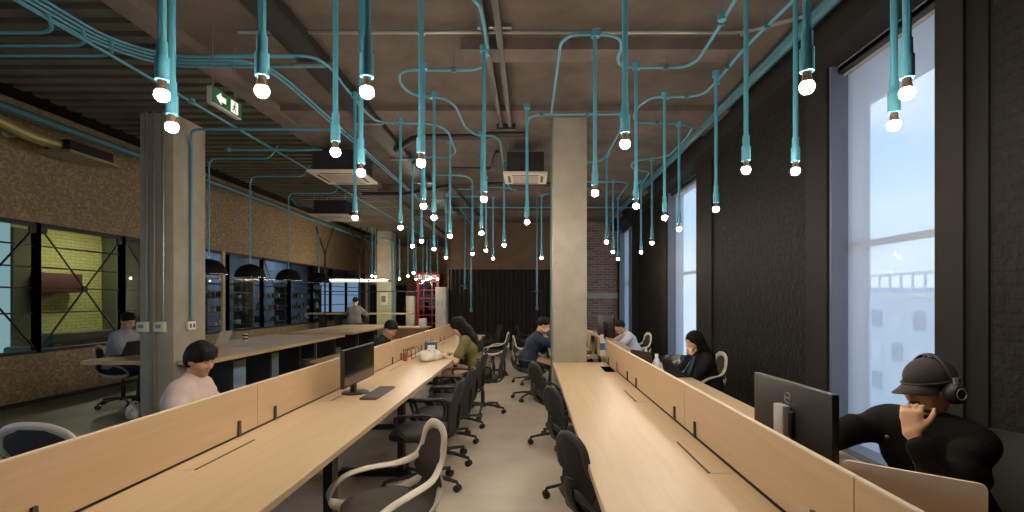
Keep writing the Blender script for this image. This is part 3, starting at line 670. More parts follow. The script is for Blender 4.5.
# ------------------------------------------------------------------ the two long benches
def bench(name, label, xd, xa, xb, y0, y1, joints, flaps, flips, sideA):
    """xd divider, xa aisle edge, xb far edge; tops 40 mm, cable slot on each side of the screen"""
    t = thing(name, label, 'desk', ((xa+xb)/2, (y0+y1)/2, 0))
    s = 1 if xa > xd else -1
    MB().rbox(min(xd+s*.014, xa), max(xd+s*.014, xa), y0, y1, .705, .74, .003, 1).build('desktop', M_desk, t)
    MB().rbox(min(xd-s*.014, xb), max(xd-s*.014, xb), y0, y1, .705, .74, .003, 1).build('desktop', M_desk, t)
    MB().box(xd-.016, xd+.016, y0, y1, .69, .7385).build('cable_slot', M_black, t)
    for a, b in zip(joints[:-1], joints[1:]):
        p = MB().box(xd-.009, xd+.009, a+.0025, b-.0025, .748, .998).build('divider_panel', M_panel, t)
        MB().box(xd-.009, xd+.009, a+.0025, b-.0025, .998, 1.003).build('edge_band', M_edge, p)
        for yy in (a+.19, b-.19) if b-a > 1 else ((a+b)/2,):
            cm = MB()
            for q in (1, -1):
                cm.prism([(-.013,0),(.013,0),(.009,.085),(-.009,.085)], lambda u, v, d, yy=yy: (xd+d, yy+u, .741+v), q*.0095, q*.02)
            cm.build('clip', mat('clip_grey', (50,48,46), .5), p)
    for yc in flaps:
        x0, x1 = (xd+s*.025, xd+s*.135)
        f = MB().box(min(x0,x1), max(x0,x1), yc-.235, yc+.235, .7402, .7415).build('cable_flap', M_desk, t)
        MB().box(x1-.006, x1+.006, yc-.235, yc+.235, .7403, .7418).build('flap_slot', M_black, f)
    yl = y1-.3
    while yl > max(y0, -.3):
        lm = MB(); h = abs(xa-xd)-.13
        for q in (-1, 1): lm.box(xd+q*h-.025, xd+q*h+.025, yl-.04, yl+.04, 0.04, .705)
        lm.box(xd-h-.05, xd+h+.05, yl-.04, yl+.04, .0, .05); lm.box(xd-h, xd+h, yl-.03, yl+.03, .64, .705)
        lm.build('leg_frame', M_black, t); yl -= 1.48
    MB().box(xd-.35, xd-.31, y0+.2, y1-.2, .62, .68).box(xd+.31, xd+.35, y0+.2, y1-.2, .62, .68).build('rail', M_black, t)
    return t
bench('bench_desk', 'long pale wood shared desk left of the aisle with a monitor on it', -1.627, -.974, -2.28, -.1, 10.4, [-.1,1.4,2.9,4.4,5.9,7.4,8.9,10.4], [2.41,3.9,5.4,6.9,8.4,9.8], 0, 1)
bench('bench_desk', 'long pale wood shared desk right of the aisle, ending at the pillar', .912, .2635, 1.56, -.12, 5.88, [-.12,1.37,2.88,4.38,5.88], [.85,2.37,3.85], 0, -1)
bench('bench_desk', 'pale wood shared desk behind the centre pillar', .912, .2635, 1.56, 6.53, 12.0, [6.53,8.0,9.5,11.0,12.0], [7.3,8.8], 0, -1)
t = thing('cable_hatch', 'open cable hatch with raised lid at the pillar end of the right desk', 'hatch', (.84, 5.3, .74))
MB().box(.775, .885, 5.1, 5.5, .7402, .7418).build('opening', mat('pit_black', (6,6,6), 1., spec=0), t); MB().box(.887, .893, 5.1, 5.5, .742, .85).build('lid', M_desk, t)

# ------------------------------------------------------------------ chairs (each faces +Y when unturned)
def lerp(a, b, t): return a+(b-a)*t
def star_base(t, m, mc, R=.30):
    b = MB(); b.lathe([(0,.12),(.04,.12),(.04,.075),(0,.07)], (0,0,0), 12)
    for k in range(5):
        a = PI/2+.3+k*2*PI/5; c, s = math.cos(a), math.sin(a)
        b.tube([(.03*c,.03*s,.105),(.16*c,.16*s,.098),(R*c,R*s,.075)], [.021,.018,.014], 8, rb=[.016,.014,.012])
    b.build('star_base', m, t, local=True)
    for k in range(5):
        a = PI/2+.3+k*2*PI/5; c, s = math.cos(a)*R, math.sin(a)*R
        w = MB(); d = Vector((-math.sin(a), math.cos(a), 0))
        for q in (-1, 1): w.cyl(Vector((c,s,.029))+d*q*.006, Vector((c,s,.029))+d*q*.024, .028, n=14)
        w.cyl((c,s,.03),(c,s,.078),.008, n=8); w.build('caster', mc, t, local=True)
    g = MB().cyl((0,0,.11),(0,0,.28),.026).cyl((0,0,.27),(0,0,.40),.016); g.rbox(-.08,.08,-.1,.09,.39,.415,.006); g.build('gas_column', mc, t, local=True)
M_cwhite = mat('chair_white', (206,196,182), .45)
M_mesh = mat('chair_mesh', (52,46,40), .9, var=.15, scale=60)
M_meshk = mat('chair_mesh_black', (34,33,32), .85, var=.15, scale=60)
M_ckhaki = mat('chair_grey_shell', (46,46,44), .55)
def shell_chair(mf, mm, mbase, bw=1.):
    t = thing('office_chair', None, None)
    # frame: one ribbon from the top of the back down into the arms and round the seat
    h = [((0,-.30,.835),(0,0,1)), ((.055,-.298,.826),(.35,0,.9)), ((.098,-.29,.79),(.9,0,.3)), ((.112,-.278,.72),(1,0,0)), ((.128,-.25,.655),(1,.1,.1)), ((.185,-.17,.61),(.9,.3,0)),
         ((.245,-.03,.595),(1,.1,0)), ((.272,.075,.575),(1,0,0)), ((.275,.15,.53),(1,0,0)), ((.262,.175,.475),(.8,0,.4)), ((.245,.13,.437),(.3,0,1)), ((.235,.03,.428),(.2,0,1)), ((.215,-.10,.44),(.3,0,1)),
         ((.17,-.20,.478),(.6,0,.6)), ((.11,-.262,.53),(1,0,.2)), ((.06,-.285,.56),(.7,0,.7)), ((0,-.292,.57),(0,0,1))]
    pr = [Vector((p[0]*(bw if i < 4 or i > 14 else 1+(bw-1)*.6 if i in (4, 14) else 1), p[1], p[2])) for i, (p, a) in enumerate(h)]; av = [Vector(a) for p, a in h]
    full = pr+[Vector((-p.x,p.y,p.z)) for p in pr[-2:0:-1]]; fa = av+[Vector((-a.x,a.y,a.z)) for a in av[-2:0:-1]]
    # keep the width direction continuous
    for i in range(1, len(fa)):
        if fa[i].dot(fa[i-1]) < 0: fa[i] = -fa[i]
    N = len(full); P = []; A = []
    for i in range(N):
        p0, p1, p2, p3 = (full[(i+k) % N] for k in (-1,0,1,2))
        for k in range(4):
            u = k/4; P.append(.5*((2*p1)+(p2-p0)*u+(2*p0-5*p1+4*p2-p3)*u*u+(3*p1-p0-3*p2+p3)*u**3)); 
            b = fa[(i+1) % N]; b = b if b.dot(fa[i]) > 0 else -b; A.append((fa[i]*(1-u)+b*u).normalized())
    MB().tube(P, .027, 10, True, rb=.011, avec=A).build('frame', mf, t, local=True, sharp=60)
    rows = []
    for z, w, y in ((.822,.05,-.293),(.79,.088,-.285),(.72,.102,-.27),(.66,.118,-.245),(.60,.135,-.235),(.54,.12,-.255),(.50,.13,-.235),(.46,.165,-.19)):
        rows.append([(w*q*(bw if z > .5 else 1), y-.012*(1-q*q)+.0, z) for q in (-1,-.66,-.33,0,.33,.66,1)])
    MB().loft(rows, th=(0,-.012,-.002)).build('backrest', mm, t, local=True, sharp=50)
    st = MB(); n = 28; rr = []
    for z, k in ((.425,.90),(.44,.99),(.462,1.0),(.476,.95),(.482,.7),(.480,.3)):
        rr.append((k, z))
    vs = []
    for k, z in rr:
        for i in range(n):
            a = 2*PI*i/n; c, s = math.cos(a), math.sin(a); ex = .62
            vs.append((.225*k*math.copysign(abs(c)**ex, c), -.03+.205*k*math.copysign(abs(s)**ex, s), z-.012*(s > .8)*k+.012*(abs(c)**2)*k))
    fs = [(i*n+j, i*n+(j+1) % n, (i+1)*n+(j+1) % n, (i+1)*n+j) for i in range(len(rr)-1) for j in range(n)]+[tuple(range(n))[::-1], tuple((len(rr)-1)*n+j for j in range(n))]
    st.add(vs, fs).build('seat', mm, t, local=True, sharp=60)
    MB().tube(smoothpath([(0,-.03,.405),(0,-.16,.41),(0,-.26,.47),(0,-.305,.56),(0,-.305,.64)],4), .03, 8, rb=.012, avec=[(1,0,0)]*17).build('back_support', mf, t, local=True)
    star_base(t, mbase, M_blackp); index(t); return t
def task_chair():
    t = thing('office_chair', None, None)
    rows = []
    for z, w, y in ((.86,.13,-.30),(.83,.165,-.297),(.74,.185,-.275),(.66,.195,-.252),(.58,.195,-.238),(.50,.17,-.235),(.46,.12,-.24)):
        rows.append([(w*q, y-.04*(1-q*q)+.02, z) for q in (-1,-.66,-.33,0,.33,.66,1)])
    MB().loft(rows, th=(0,-.016,0)).build('backrest', M_meshk, t, local=True, sharp=50)
    n = 28; vs = []; rr = [(.86,.415),(.99,.43),(1,.455),(.95,.472),(.6,.478),(.2,.478)]
    for k, z in rr:
        for i in range(n):
            a = 2*PI*i/n; c, s = math.cos(a), math.sin(a); ex = .55
            vs.append((.235*k*math.copysign(abs(c)**ex, c), .02+.225*k*math.copysign(abs(s)**ex, s), z-.02*max(0,s-.6)*k))
    fs = [(i*n+j, i*n+(j+1) % n, (i+1)*n+(j+1) % n, (i+1)*n+j) for i in range(len(rr)-1) for j in range(n)]+[tuple(range(n))[::-1], tuple((len(rr)-1)*n+j for j in range(n))]
    MB().add(vs, fs).build('seat', M_meshk, t, local=True, sharp=60)
    for q in (-1, 1):
        lp = fillet([(q*.22,-.12,.43),(q*.27,-.14,.55),(q*.28,-.12,.635),(q*.28,.10,.635),(q*.285,.16,.62),(q*.265,.12,.5),(q*.22,.06,.43)], .04, 4)
        MB().tube(lp, .017, 8, rb=.011).build('armrest', M_blackp, t, local=True)
    MB().tube(smoothpath([(0,-.03,.405),(0,-.18,.40),(0,-.265,.45),(0,-.29,.56),(0,-.295,.68)],4), .035, 8, rb=.012, avec=[(1,0,0)]*17).build('back_support', M_blackp, t, local=True)
    star_base(t, M_blackp, M_blackp); index(t); return t
CW = shell_chair(M_cwhite, M_mesh, M_blackp); CD = shell_chair(M_ckhaki, M_meshk, M_blackp); CB = task_chair()
R = math.radians
def chair(proto, x, y, face, label, group=None): return place(proto, (x, y, 0), R(face-90), label, group, 'chair')   # face: compass of the sitter, 0 = +X
chair(CW, -.735, 2.42, 219, 'white framed chair with dark mesh, nearest on the aisle')
chair(shell_chair(M_cwhite, M_mesh, M_blackp, 2.1), -2.54, 2.84, 82, 'white framed chair at the lower left corner behind the left desk')
chair(CW, -.74, 9.65, 172, 'empty white framed chair at the far end of the left desk, before the curtain')
chair(CW, 2.03, 5.90, 192, 'white framed chair of the woman leaning on her hand by the middle window')
chair(CW, 1.97, 9.3, 200, 'white framed chair of the man in the white shirt by the far window')
chair(CW, -5.76, 6.92, 15, 'white framed chair of the man in the grey-blue shirt behind the left pillar')
chair(CW, -.02, 8.75, 10, 'white framed chair in the right row just behind the man in navy')
chair(CB, -1.05, 12.2, 200, 'black chair beyond the end of the left desk, before the curtain')
chair(CB, -.86, 3.9, 182, 'black armchair on castors on the aisle, directly behind the nearest white framed chair')
chair(CB, -.84, 4.5, 178, 'black armchair second in the row along the left desk')
chair(CB, -.86, 5.15, 184, 'black armchair third in the row along the left desk')
chair(CB, -.84, 5.78, 176, 'black armchair fourth in the row, next to the woman in olive')
chair(CB, -.64, 6.5, 180, 'black armchair under the woman in the olive top')
chair(CB, -1.12, 8.4, 185, 'black armchair behind the woman in olive, before the empty white chair')
chair(CB, 2.0, 2.25, 190, 'black armchair of the man in the black jacket and headphones')
chair(CD, .44, 2.52, 32, 'dark grey shell chair tucked under the right desk, nearest')
chair(CD, .41, 3.74, 28, 'dark grey shell chair tucked under the right desk, second from the front')
chair(CD, .29, 5.12, 30, 'dark grey shell chair next to the centre pillar')
chair(CD, .02, 7.35, 5, 'dark chair under the man in the navy shirt left of the pillar')
chair(CD, -.05, 12.2, 10, 'dark chair far back on the right of the aisle before the curtain')

for sx_, sy_, sl_ in ((-2.64, 3.72, 'low round stool under the person in the pale sweater'), (-2.36, 7.0, 'low round stool under the person in the black T-shirt')):
    t = thing('stool', sl_, 'stool', (sx_, sy_, 0))
    MB().lathe([(0,.335),(.17,.335),(.19,.35),(.19,.38),(.16,.395),(0,.40)], (sx_, sy_, 0), 24).build('seat', M_blackp, t)
    MB().cyl((sx_, sy_, .1),(sx_, sy_, .335),.025).build('column', M_blackp, t)
    MB().lathe([(0,0),(.2,0),(.2,.02),(.03,.06),(.025,.12),(0,.12)], (sx_, sy_, 0), 24).build('base', M_blackp, t)
# ------------------------------------------------------------------ things on the desks
def monitor(name, label, loc, yaw, w, h, zb, foot, silver=False, logo=None, footz=.74):
    """stands at loc, screen looks along yaw"""
    t = thing(name, label, 'monitor', (*loc, footz)); M = Matrix.Translation((*loc, 0)) @ Matrix.Rotation(R(yaw), 4, 'Z')
    T = lambda mb: setattr(mb, 'v', [tuple(M @ Vector(v)) for v in mb.v]) or mb
    T(MB().rbox(-.012, .018, -w/2, w/2, zb, zb+h, .005)).build('housing', M_blackp, t)
    T(MB().box(.018, .0195, -w/2+.008, w/2-.008, zb+.015, zb+h-.008)).build('screen', mat('screen_off', (14,14,16), .12), t)
    ms = M_silver if silver else M_blackp
    T(MB().rbox(-.055, -.02, -.035, .035, footz+.01, zb+h*.72, .006)).build('stand', ms, t)
    T(MB().rbox(-.03, -.008, -.05, .05, zb+h*.35, zb+h*.65, .006)).build('mount', M_blackp, t)
    T(MB().lathe([(0,0),(foot,0),(foot,.008),(foot*.9,.014),(0,.014)], (-.02,0,footz), 28)).build('foot', ms, t)
    if logo:
        lm = mat('logo_silver', (150,150,150), .4); r = .021
        lg = MB().tube([(-.0135, r*math.cos(a), zb+h*.80+r*math.sin(a)) for a in [i*2*PI/28 for i in range(28)]], .0018, 6, True); T(lg).build('logo_ring', lm, t)
        text_part('logo_lettering', logo, .016, M @ Matrix.Translation((-.0130,0,zb+h*.80)) @ Matrix(((0,0,-1,0),(-1,0,0,0),(0,1,0,0),(0,0,0,1))), lm, t)
    return t
monitor('monitor', 'wide black monitor standing on the left desk facing the aisle', (-1.40, 3.97), 0, .70, .29, .83, .11)
monitor('monitor', 'large black monitor seen from behind at right, silver stand and round logo', (1.075, 2.03), 3, .55, .33, .827, .12, silver=True, logo='DELL')
monitor('monitor', 'black monitor on the desk behind the pillar, beside the blue labelled bottle', (1.12, 7.35), 20, .5, .32, .93, .1)
t = thing('keyboard', 'dark slim keyboard lying on the left desk beside the monitor', 'keyboard', (-1.225, 3.93, .74))
MB().rbox(-1.29, -1.16, 3.68, 4.18, .7405, .757, .004).build('body', mat('keyboard_grey', (70,62,58), .5), t)
ks = MB()
for i in range(5):
    for j in range(15): ks.rbox(-1.282+i*.024, -1.262+i*.024, 3.69+j*.032, 3.716+j*.032, .757, .761, .002, 1)
k_ = ks.build('keys', mat('keys_dark', (48,44,42), .6), t)
def laptop(label, loc, yaw, w, d, tilt, m, footz=.74, mk=None):
    t = thing('laptop', label, 'laptop', (*loc, footz)); M = Matrix.Translation((*loc, footz)) @ Matrix.Rotation(R(yaw), 4, 'Z')
    T = lambda mb: setattr(mb, 'v', [tuple(M @ Vector(v)) for v in mb.v]) or mb
    def slab(z0, z1, L, r=.018):
        pl = []
        for cx, cy, a0 in ((L-r, w/2-r, 0), (r*.3, w/2-r*.3, PI/2), (r*.3, -w/2+r*.3, PI), (L-r, -w/2+r, 3*PI/2)):
            rr = r if cx > r else r*.3
            for k in range(6): a = a0+k*PI/10; pl.append((cx+rr*math.cos(a), cy+rr*math.sin(a)))
        return MB().prism(pl, lambda u, v, q: (u, v, q), z0, z1)
    T(slab(0.001, .014, d)).build('base', m, t); T(MB().box(.03, d*.6, -w/2+.03, w/2-.03, .014, .0155)).build('keyboard', M_blackp, t)
    L = slab(0, .006, d); Q = Matrix.Translation((0,0,.014)) @ Matrix.Rotation(-R(180-tilt)+PI, 4, 'Y') @ Matrix.Rotation(0, 4, 'Y')
    Q = Matrix.Translation((0,0,.012)) @ Matrix.Rotation(-R(tilt), 4, 'Y')
    L.v = [tuple(Q @ Vector(v)) for v in L.v]; T(L).build('lid', m, t)
    sc = MB().box(.012, d-.012, -w/2+.01, w/2-.01, -.001, 0); sc.v = [tuple(Q @ Vector(v)) for v in sc.v]; T(sc).build('screen', mat('screen_off', (14,14,16)), t)
    return t
M_gold = mat('champagne_metal', (236,212,180), .5)
laptop('champagne coloured laptop with open lid in front of the man with headphones', (1.08, 1.395), 51, .32, .27, 97, M_gold)
laptop('dark brown laptop seen from behind on the far side of the right desk', (1.16, 5.05), 25, .33, .22, 100, mat('laptop_brown', (58,44,38), .5))
laptop('silver laptop on the long table right of the left pillar', (-5.15, 8.15), 180, .33, .22, 112, M_silver, .75)
laptop('dark laptop in front of the man in the grey-blue shirt', (-5.27, 6.5), 165, .33, .22, 120, mat('laptop_slate', (44,52,64), .5), .75)
laptop('black laptop lying on the desk right behind the centre pillar', (.83, 6.9), 180, .34, .24, 100, M_blackp)
t = thing('tote_bag', 'glossy black tote bag on the right desk in front of the woman', 'bag', (1.45, 4.78, .74)); M_bag = mat('black_patent', (20,24,32), .18)
rows = []
for k, (z, w, dd) in enumerate(((.742,.13,.06),(.80,.145,.065),(.88,.165,.05),(.945,.182,.02))):
    rows.append([(1.44+w*math.cos(a)*.98+.02*math.sin(a), 4.78+dd*math.sin(a)-w*math.cos(a)*.12, z-(.006*math.cos(2*a) if k == 3 else 0)) for a in [i*2*PI/28 for i in range(29)]])
MB().loft(rows, th=(0,0,.002)).build('body', M_bag, t)
for q in (-1, 1): MB().tube(smoothpath([(1.35,4.79+q*.015,.93),(1.35,4.79+q*.05,.90),(1.44,4.79+q*.09,.80),(1.53,4.78+q*.05,.89),(1.53,4.78+q*.015,.93)],6), .006, 6).build('handle', M_bag, t)
def bottle(label, x, y, z, r, h, m, mcap, band=None):
    t = thing('bottle', label, 'bottle', (x, y, z))
    MB().lathe([(0,0),(r*.95,0),(r,.01),(r,h*.66),(r*.8,h*.76),(r*.42,h*.86),(r*.42,h*.9),(0,h*.9)], (x,y,z), 16).build('body', m, t)
    MB().lathe([(0,h*.88),(r*.5,h*.88),(r*.5,h),(0,h)], (x,y,z), 14).build('cap', mcap, t)
    if band: MB().lathe([(r*1.02,h*.25),(r*1.02,h*.58)], (x,y,z), 16).build('label_band', band, t)
M_blue = mat('label_blue', (40,130,180), .45); M_pet = mat('clear_plastic', (190,205,210), .2)
bottle('white bottle with a blue label band right of the centre pillar', .97, 6.72, .74, .05, .27, M_paper, M_paper, M_blue)
bottle('clear water bottle beside the black tote bag', 1.2, 4.68, .74, .034, .235, M_pet, M_white)
bottle('bottle with a blue cap behind the woman in olive', -1.40, 9.3, .74, .045, .34, M_pet, M_blue)
bottle('small clear bottle just behind the dark brown laptop on the right desk', 1.3, 5.55, .74, .03, .21, M_pet, M_white)
# things by the woman in olive
t = thing('plastic_bag', 'crumpled white plastic bag on the left desk beside the woman in olive', 'bag', (-1.24, 6.08, .74))
s = SDF()
for k in range(14): s.ell((-1.24+rng.uniform(-.09,.09), 6.08+rng.uniform(-.14,.14), .785+rng.uniform(-.02,.04)), (rng.uniform(.04,.08), rng.uniform(.04,.09), rng.uniform(.035,.06)), k=.015)
s.cut((0,0,.742),(0,0,-1)); solid(s, 'bag', mat('bag_white', (216,208,200), .5, bump=.8, scale=25), .012, t)
for k in range(2): MB().tube(smoothpath([(-1.26+k*.05,5.98,.82),(-1.27+k*.05,5.96,.87),(-1.24+k*.05,6.02,.88),(-1.23+k*.05,6.05,.83)],5), .008, 6).build('handle', mat('bag_white', (216,208,200)), t)
t = thing('tissue_box', 'blue box standing against the divider beside the white plastic bag', 'box', (-1.38, 6.75, .74)); Mx = Matrix.Translation((-1.38,6.75,.74)) @ Matrix.Rotation(.35,4,'Z')
MB().rbox(-.08,.08,-.05,.05,.002,.17,.006,2,Mx).build('carton', mat('carton_blue', (40,66,112), .5), t); MB().box(-.05,.05,-.0515,-.05,.06,.13,Mx).build('print', M_paper, t)
t = thing('box', 'small blue and white packet on the desk in front of the woman in olive', 'box', (-1.12, 6.35, .74)); Mx = Matrix.Translation((-1.13,6.36,.74)) @ Matrix.Rotation(-.4,4,'Z')
MB().rbox(-.05,.05,-.08,.08,.002,.05,.004,1,Mx).build('packet', M_blue, t); MB().box(-.03,.03,-.05,.05,.05,.0515,Mx).build('print', M_paper, t)
t = thing('notebook', 'open printed sheets in front of the woman in olive', 'paper', (-1.1, 6.62, .74)); Mx = Matrix.Translation((-1.1,6.62,.74)) @ Matrix.Rotation(.2,4,'Z')
MB().box(-.1,.1,-.14,.0,.001,.006,Mx).build('page', M_paper, t); MB().box(-.09,.1,.003,.14,.001,.005,Mx).build('page', mat('page_green', (120,140,120), .7), t)
t = thing('wire_organizer', 'thin wire desk organiser against the left divider', 'organiser', (-1.55, 6.35, .74))
for yy in (6.15, 6.35, 6.55):
    MB().tube(fillet([(-1.60,yy,.745),(-1.60,yy,.86),(-1.50,yy,.86),(-1.50,yy,.745)],.02,3), .0035, 6).build('wire_loop', M_blackp, t)
MB().tube([(-1.55,6.15,.86),(-1.55,6.55,.86)], .0035, 6).tube([(-1.6,6.15,.745),(-1.6,6.55,.745)],.0035,6).tube([(-1.5,6.15,.745),(-1.5,6.55,.745)],.0035,6).build('rail', M_blackp, t)
for k, (yy, c) in enumerate(((6.0,(150,60,50)),(7.25,(120,50,44)),(7.6,(140,62,48)))):
    t = thing('pen_cup', ['small reddish cup beside the wire organiser','small reddish cup just past the blue box','small reddish cup farthest along the left divider'][k], 'cup', (-1.54,yy,.74))
    MB().lathe([(0,0),(.026,0),(.03,.09),(.027,.09),(.024,.004),(0,.004)], (-1.54,yy,.741), 14).build('cup', mat('cup_%d' % k, c, .5), t)
    for j in range(3): MB().cyl((-1.54+.01*(j-1),yy,.75),(-1.54+.02*(j-1),yy+.012*(j-1),.89),.004,n=6).build('pen', M_blackp, t)
t = thing('mug', 'dark mug in the hand of the woman by the middle window', 'mug', (1.17, 4.82, .74)); 
t['label'] = 'dark mug next to the water bottle on the right desk'
MB().lathe([(0,0),(.035,0),(.04,.1),(.036,.1),(.032,.006),(0,.006)], (1.12,4.95,.741), 16).build('cup', mat('mug_brown', (66,44,36), .4), t)
MB().tube(smoothpath([(1.08,4.95,.82),(1.055,4.95,.80),(1.055,4.95,.78),(1.082,4.95,.76)],4), .006, 6).build('handle', mat('mug_brown', (66,44,36)), t)
t = thing('cup', 'white cup with black bands on the long table', 'cup', (-5.1, 8.75, .75))
MB().lathe([(0,0),(.035,0),(.045,.13),(.041,.13),(.03,.005),(0,.005)], (-5.1,8.75,.751), 16).build('cup', M_paper, t)
for z0 in (.025, .085): MB().lathe([(.0385+z0*.08,z0),(.040+z0*.08,z0+.03)], (-5.1,8.75,.751), 16).build('band', M_blackp, t)
tag(MB().box(-4.7,-4.45,7.7,7.95,.7503,.7525).build('paper', mat('teal_paper_sheet', (120,180,176), .7)), 'pale teal sheet of paper on the long table by the pillar', 'paper')
def crumple(label, x, y, r, hh):
    t = thing('plastic_bag', label, 'bag', (x, y, 0)); s = SDF()
    for k in range(12): s.ell((x+rng.uniform(-r,r)*.6, y+rng.uniform(-r,r)*.6, rng.uniform(.05,hh-.05)), (rng.uniform(.35,.6)*r, rng.uniform(.35,.6)*r, rng.uniform(.2,.45)*hh), k=.02)
    s.cut((0,0,.003),(0,0,-1)); solid(s, 'bag', mat('bag_pale', (186,186,172), .5, bump=.8, scale=25), .016, t)
    MB().tube(smoothpath([(x-.05,y,hh-.06),(x-.03,y,hh+.03),(x+.03,y,hh+.03),(x+.05,y,hh-.06)],5), .008, 6).build('handle', mat('bag_pale', (186,186,172)), t)
crumple('pale plastic bag on the floor beside the left conduit pillar', -4.84, 6.0, .09, .2)
crumple('translucent plastic bag on the floor under the left desk', -1.72, 4.1, .12, .2)

# ------------------------------------------------------------------ long table with a notch round the pillar, benches, bar tables
t = thing('long_table', 'long oak table running back from the left conduit pillar', 'table', (-4.7, 8.2, 0))
poly = [(-5.47,5.95),(-4.735,5.95),(-4.735,6.505),(-4.295,6.505),(-4.295,5.95),(-3.95,5.95),(-3.95,10.4),(-5.47,10.4)]
MB().prism(poly, lambda u, v, d: (u, v, d), .70, .75).build('tabletop', M_oak, t)
for y in (7.4, 8.5, 9.6, 10.25): MB().rbox(-4.92,-4.52,y-.05,y+.05,0,.70,.006).build('leg', M_black, t)
MB().box(-4.76,-4.68,7.4,10.25,.62,.70).build('rail', M_black, t)
t = thing('long_table', 'second oak table further back on the left, beyond the first', 'table', (-4.7, 13.0, 0))
MB().rbox(-5.47,-4.0,11.0,14.4,.70,.75,.006).build('tabletop', M_oak, t)
for y in (11.3, 12.7, 14.1): MB().rbox(-4.92,-4.52,y-.05,y+.05,0,.70,.006).build('leg', M_black, t)
def lowbench(x0, x1, y0, y1, label):
    t = thing('bench', label, 'bench', ((x0+x1)/2,(y0+y1)/2,0)); MB().rbox(x0,x1,y0,y1,.41,.45,.006).build('seat', M_oak, t)
    for y in (y0+.25, y1-.25): MB().rbox(x0+.06,x1-.06,y-.04,y+.04,0,.41,.005).build('leg', M_black, t)
lowbench(-3.75,-3.33,8.3,10.4,'low wooden bench in front of the long table on the left'); lowbench(-3.75,-3.33,11.0,13.2,'low wooden bench farther back, before the second oak table')
tag(MB().lathe([(0,0),(.17,0),(.19,.05),(.19,.33),(.17,.36),(0,.37)], (-4.15,9.3,0), 18).build('pouf', mat('grey_felt', (72,72,72), .9)), 'round grey pouf under the long table', 'pouf')
t = thing('bar_table', 'high wooden bar table at the back left under the hanging rack', 'bar table', (-5.4, 15.4, 0))
MB().rbox(-7.0,-3.7,15.15,15.7,1.02,1.06,.006).build('tabletop', M_oak, t)
for x in (-6.55,-6.05,-5.3): MB().rbox(x-.1,x+.1,15.35,15.5,0,1.02,.006).build('leg', M_black, t)
MB().box(-6.6,-5.2,15.4,15.45,.25,.30).build('foot_rail', M_black, t)
t = thing('hanging_rack', 'black steel rack with a lit shelf hanging over the bar table', 'rack', (-5.4, 15.4, 2.0))
for x in (-6.42,-5.35,-5.05):
    MB().box(x-.02,x+.02,15.25,15.29,1.06,3.0).build('post', M_black, t)
    for q in (-1,1): MB().cyl((x,15.27,2.9),(x+q*.28,15.27,ZC),.022,n=6).build('brace', M_black, t)
MB().box(-6.55,-4.4,15.2,15.5,2.05,2.09).build('shelf', M_black, t); MB().box(-6.45,-4.5,15.22,15.45,2.035,2.05).build('light_strip', emis('led', (255,246,225), 1.5), t)
MB().box(-6.45,-4.5,15.3,15.42,2.09,2.11).build('added_uplight', emis('fill_glow', (255,226,184), 28), t)  # glowing strip added on the shelf, unseen from below, to brighten the back-left wall
MB().box(-6.5,-3.5,15.26,15.29,1.72,1.75).build('rail', M_black, t)
t = thing('bar_stool', 'black bar stool under the person at the bar table', 'stool', (-5.28,14.65,0))
MB().lathe([(0,.70),(.17,.70),(.18,.72),(.17,.745),(0,.75)], (-5.28,14.65,0), 20).build('seat', M_black, t)
for q in (-1,1):
    for q2 in (-1,1): MB().cyl((-5.28+q*.1,14.65+q2*.1,.70),(-5.28+q*.18,14.65+q2*.18,0),.014,n=8).build('leg', M_black, t)
MB().tube([(-5.28+.17*math.cos(a),14.65+.17*math.sin(a),.25) for a in [i*2*PI/20 for i in range(20)]], .01, 6, True).build('foot_ring', M_black, t)
# red telephone booth, cabinets, panel on the far column
t = thing('phone_booth', 'red telephone booth at the far back left', 'phone booth', (-3.58,17.4,0)); bx0, bx1, by0, by1 = -3.96, -3.2, 17.0, 17.8
for x in (bx0, bx1-.08):
    for y in (by0, by1-.08): MB().box(x,x+.08,y,y+.08,0,2.2).build('post', M_red, t)
MB().box(bx0,bx1,by0,by1,0,.12).build('plinth', M_red, t)
MB().box(bx0-.03,bx1+.03,by0-.03,by1+.03,2.14,2.38).build('lintel', M_red, t); MB().lathe([(.54,0),(.50,.06),(.3,.12),(0,.15)], (-3.58,17.4,2.38), 4, Matrix.Rotation(PI/4,4,'Z')).build('roof', M_red, t)
d = MB().box(bx0+.08,bx1-.08,by0+.02,by0+.06,.12,.35).build('door', M_red, t)
gb = MB()
for i in range(7): gb.box(bx0+.08,bx1-.08,by0+.02,by0+.05,.35+i*.29,.38+i*.29)
for x in (bx0+.22, bx1-.25): gb.box(x,x+.025,by0+.02,by0+.05,.35,2.14)
gb.build('glazing_bars', M_red, d); MB().box(bx0+.08,bx1-.08,by0+.03,by0+.035,.35,2.14).build('pane', glassy('booth_glass', (.5,.42,.42), .015), d)
for x in (bx0+.01, bx1-.02): MB().box(x,x+.01,by0+.08,by1-.08,.12,2.14).build('side_panel', mat('booth_inside', (60,18,18), .6), t)
MB().box(bx0+.08,bx1-.08,by1-.06,by1-.03,.12,2.14).build('back_panel', mat('booth_inside', (60,18,18)), t)
MB().box(bx0+.06,bx1-.06,by0-.036,by0-.03,2.19,2.33).build('sign_plate', mat('sign_white', (226,214,206), .5, emit=.2), t)
text_part('sign_lettering', 'TELEPHONE', .105, Matrix.Translation((-3.58,16.963,2.26)) @ Matrix.Rotation(PI/2,4,'X'), M_blackp, t)
t = thing('cabinet', 'tall white cabinet at the left edge of the black curtain', 'cabinet', (-2.58,14.2,0))
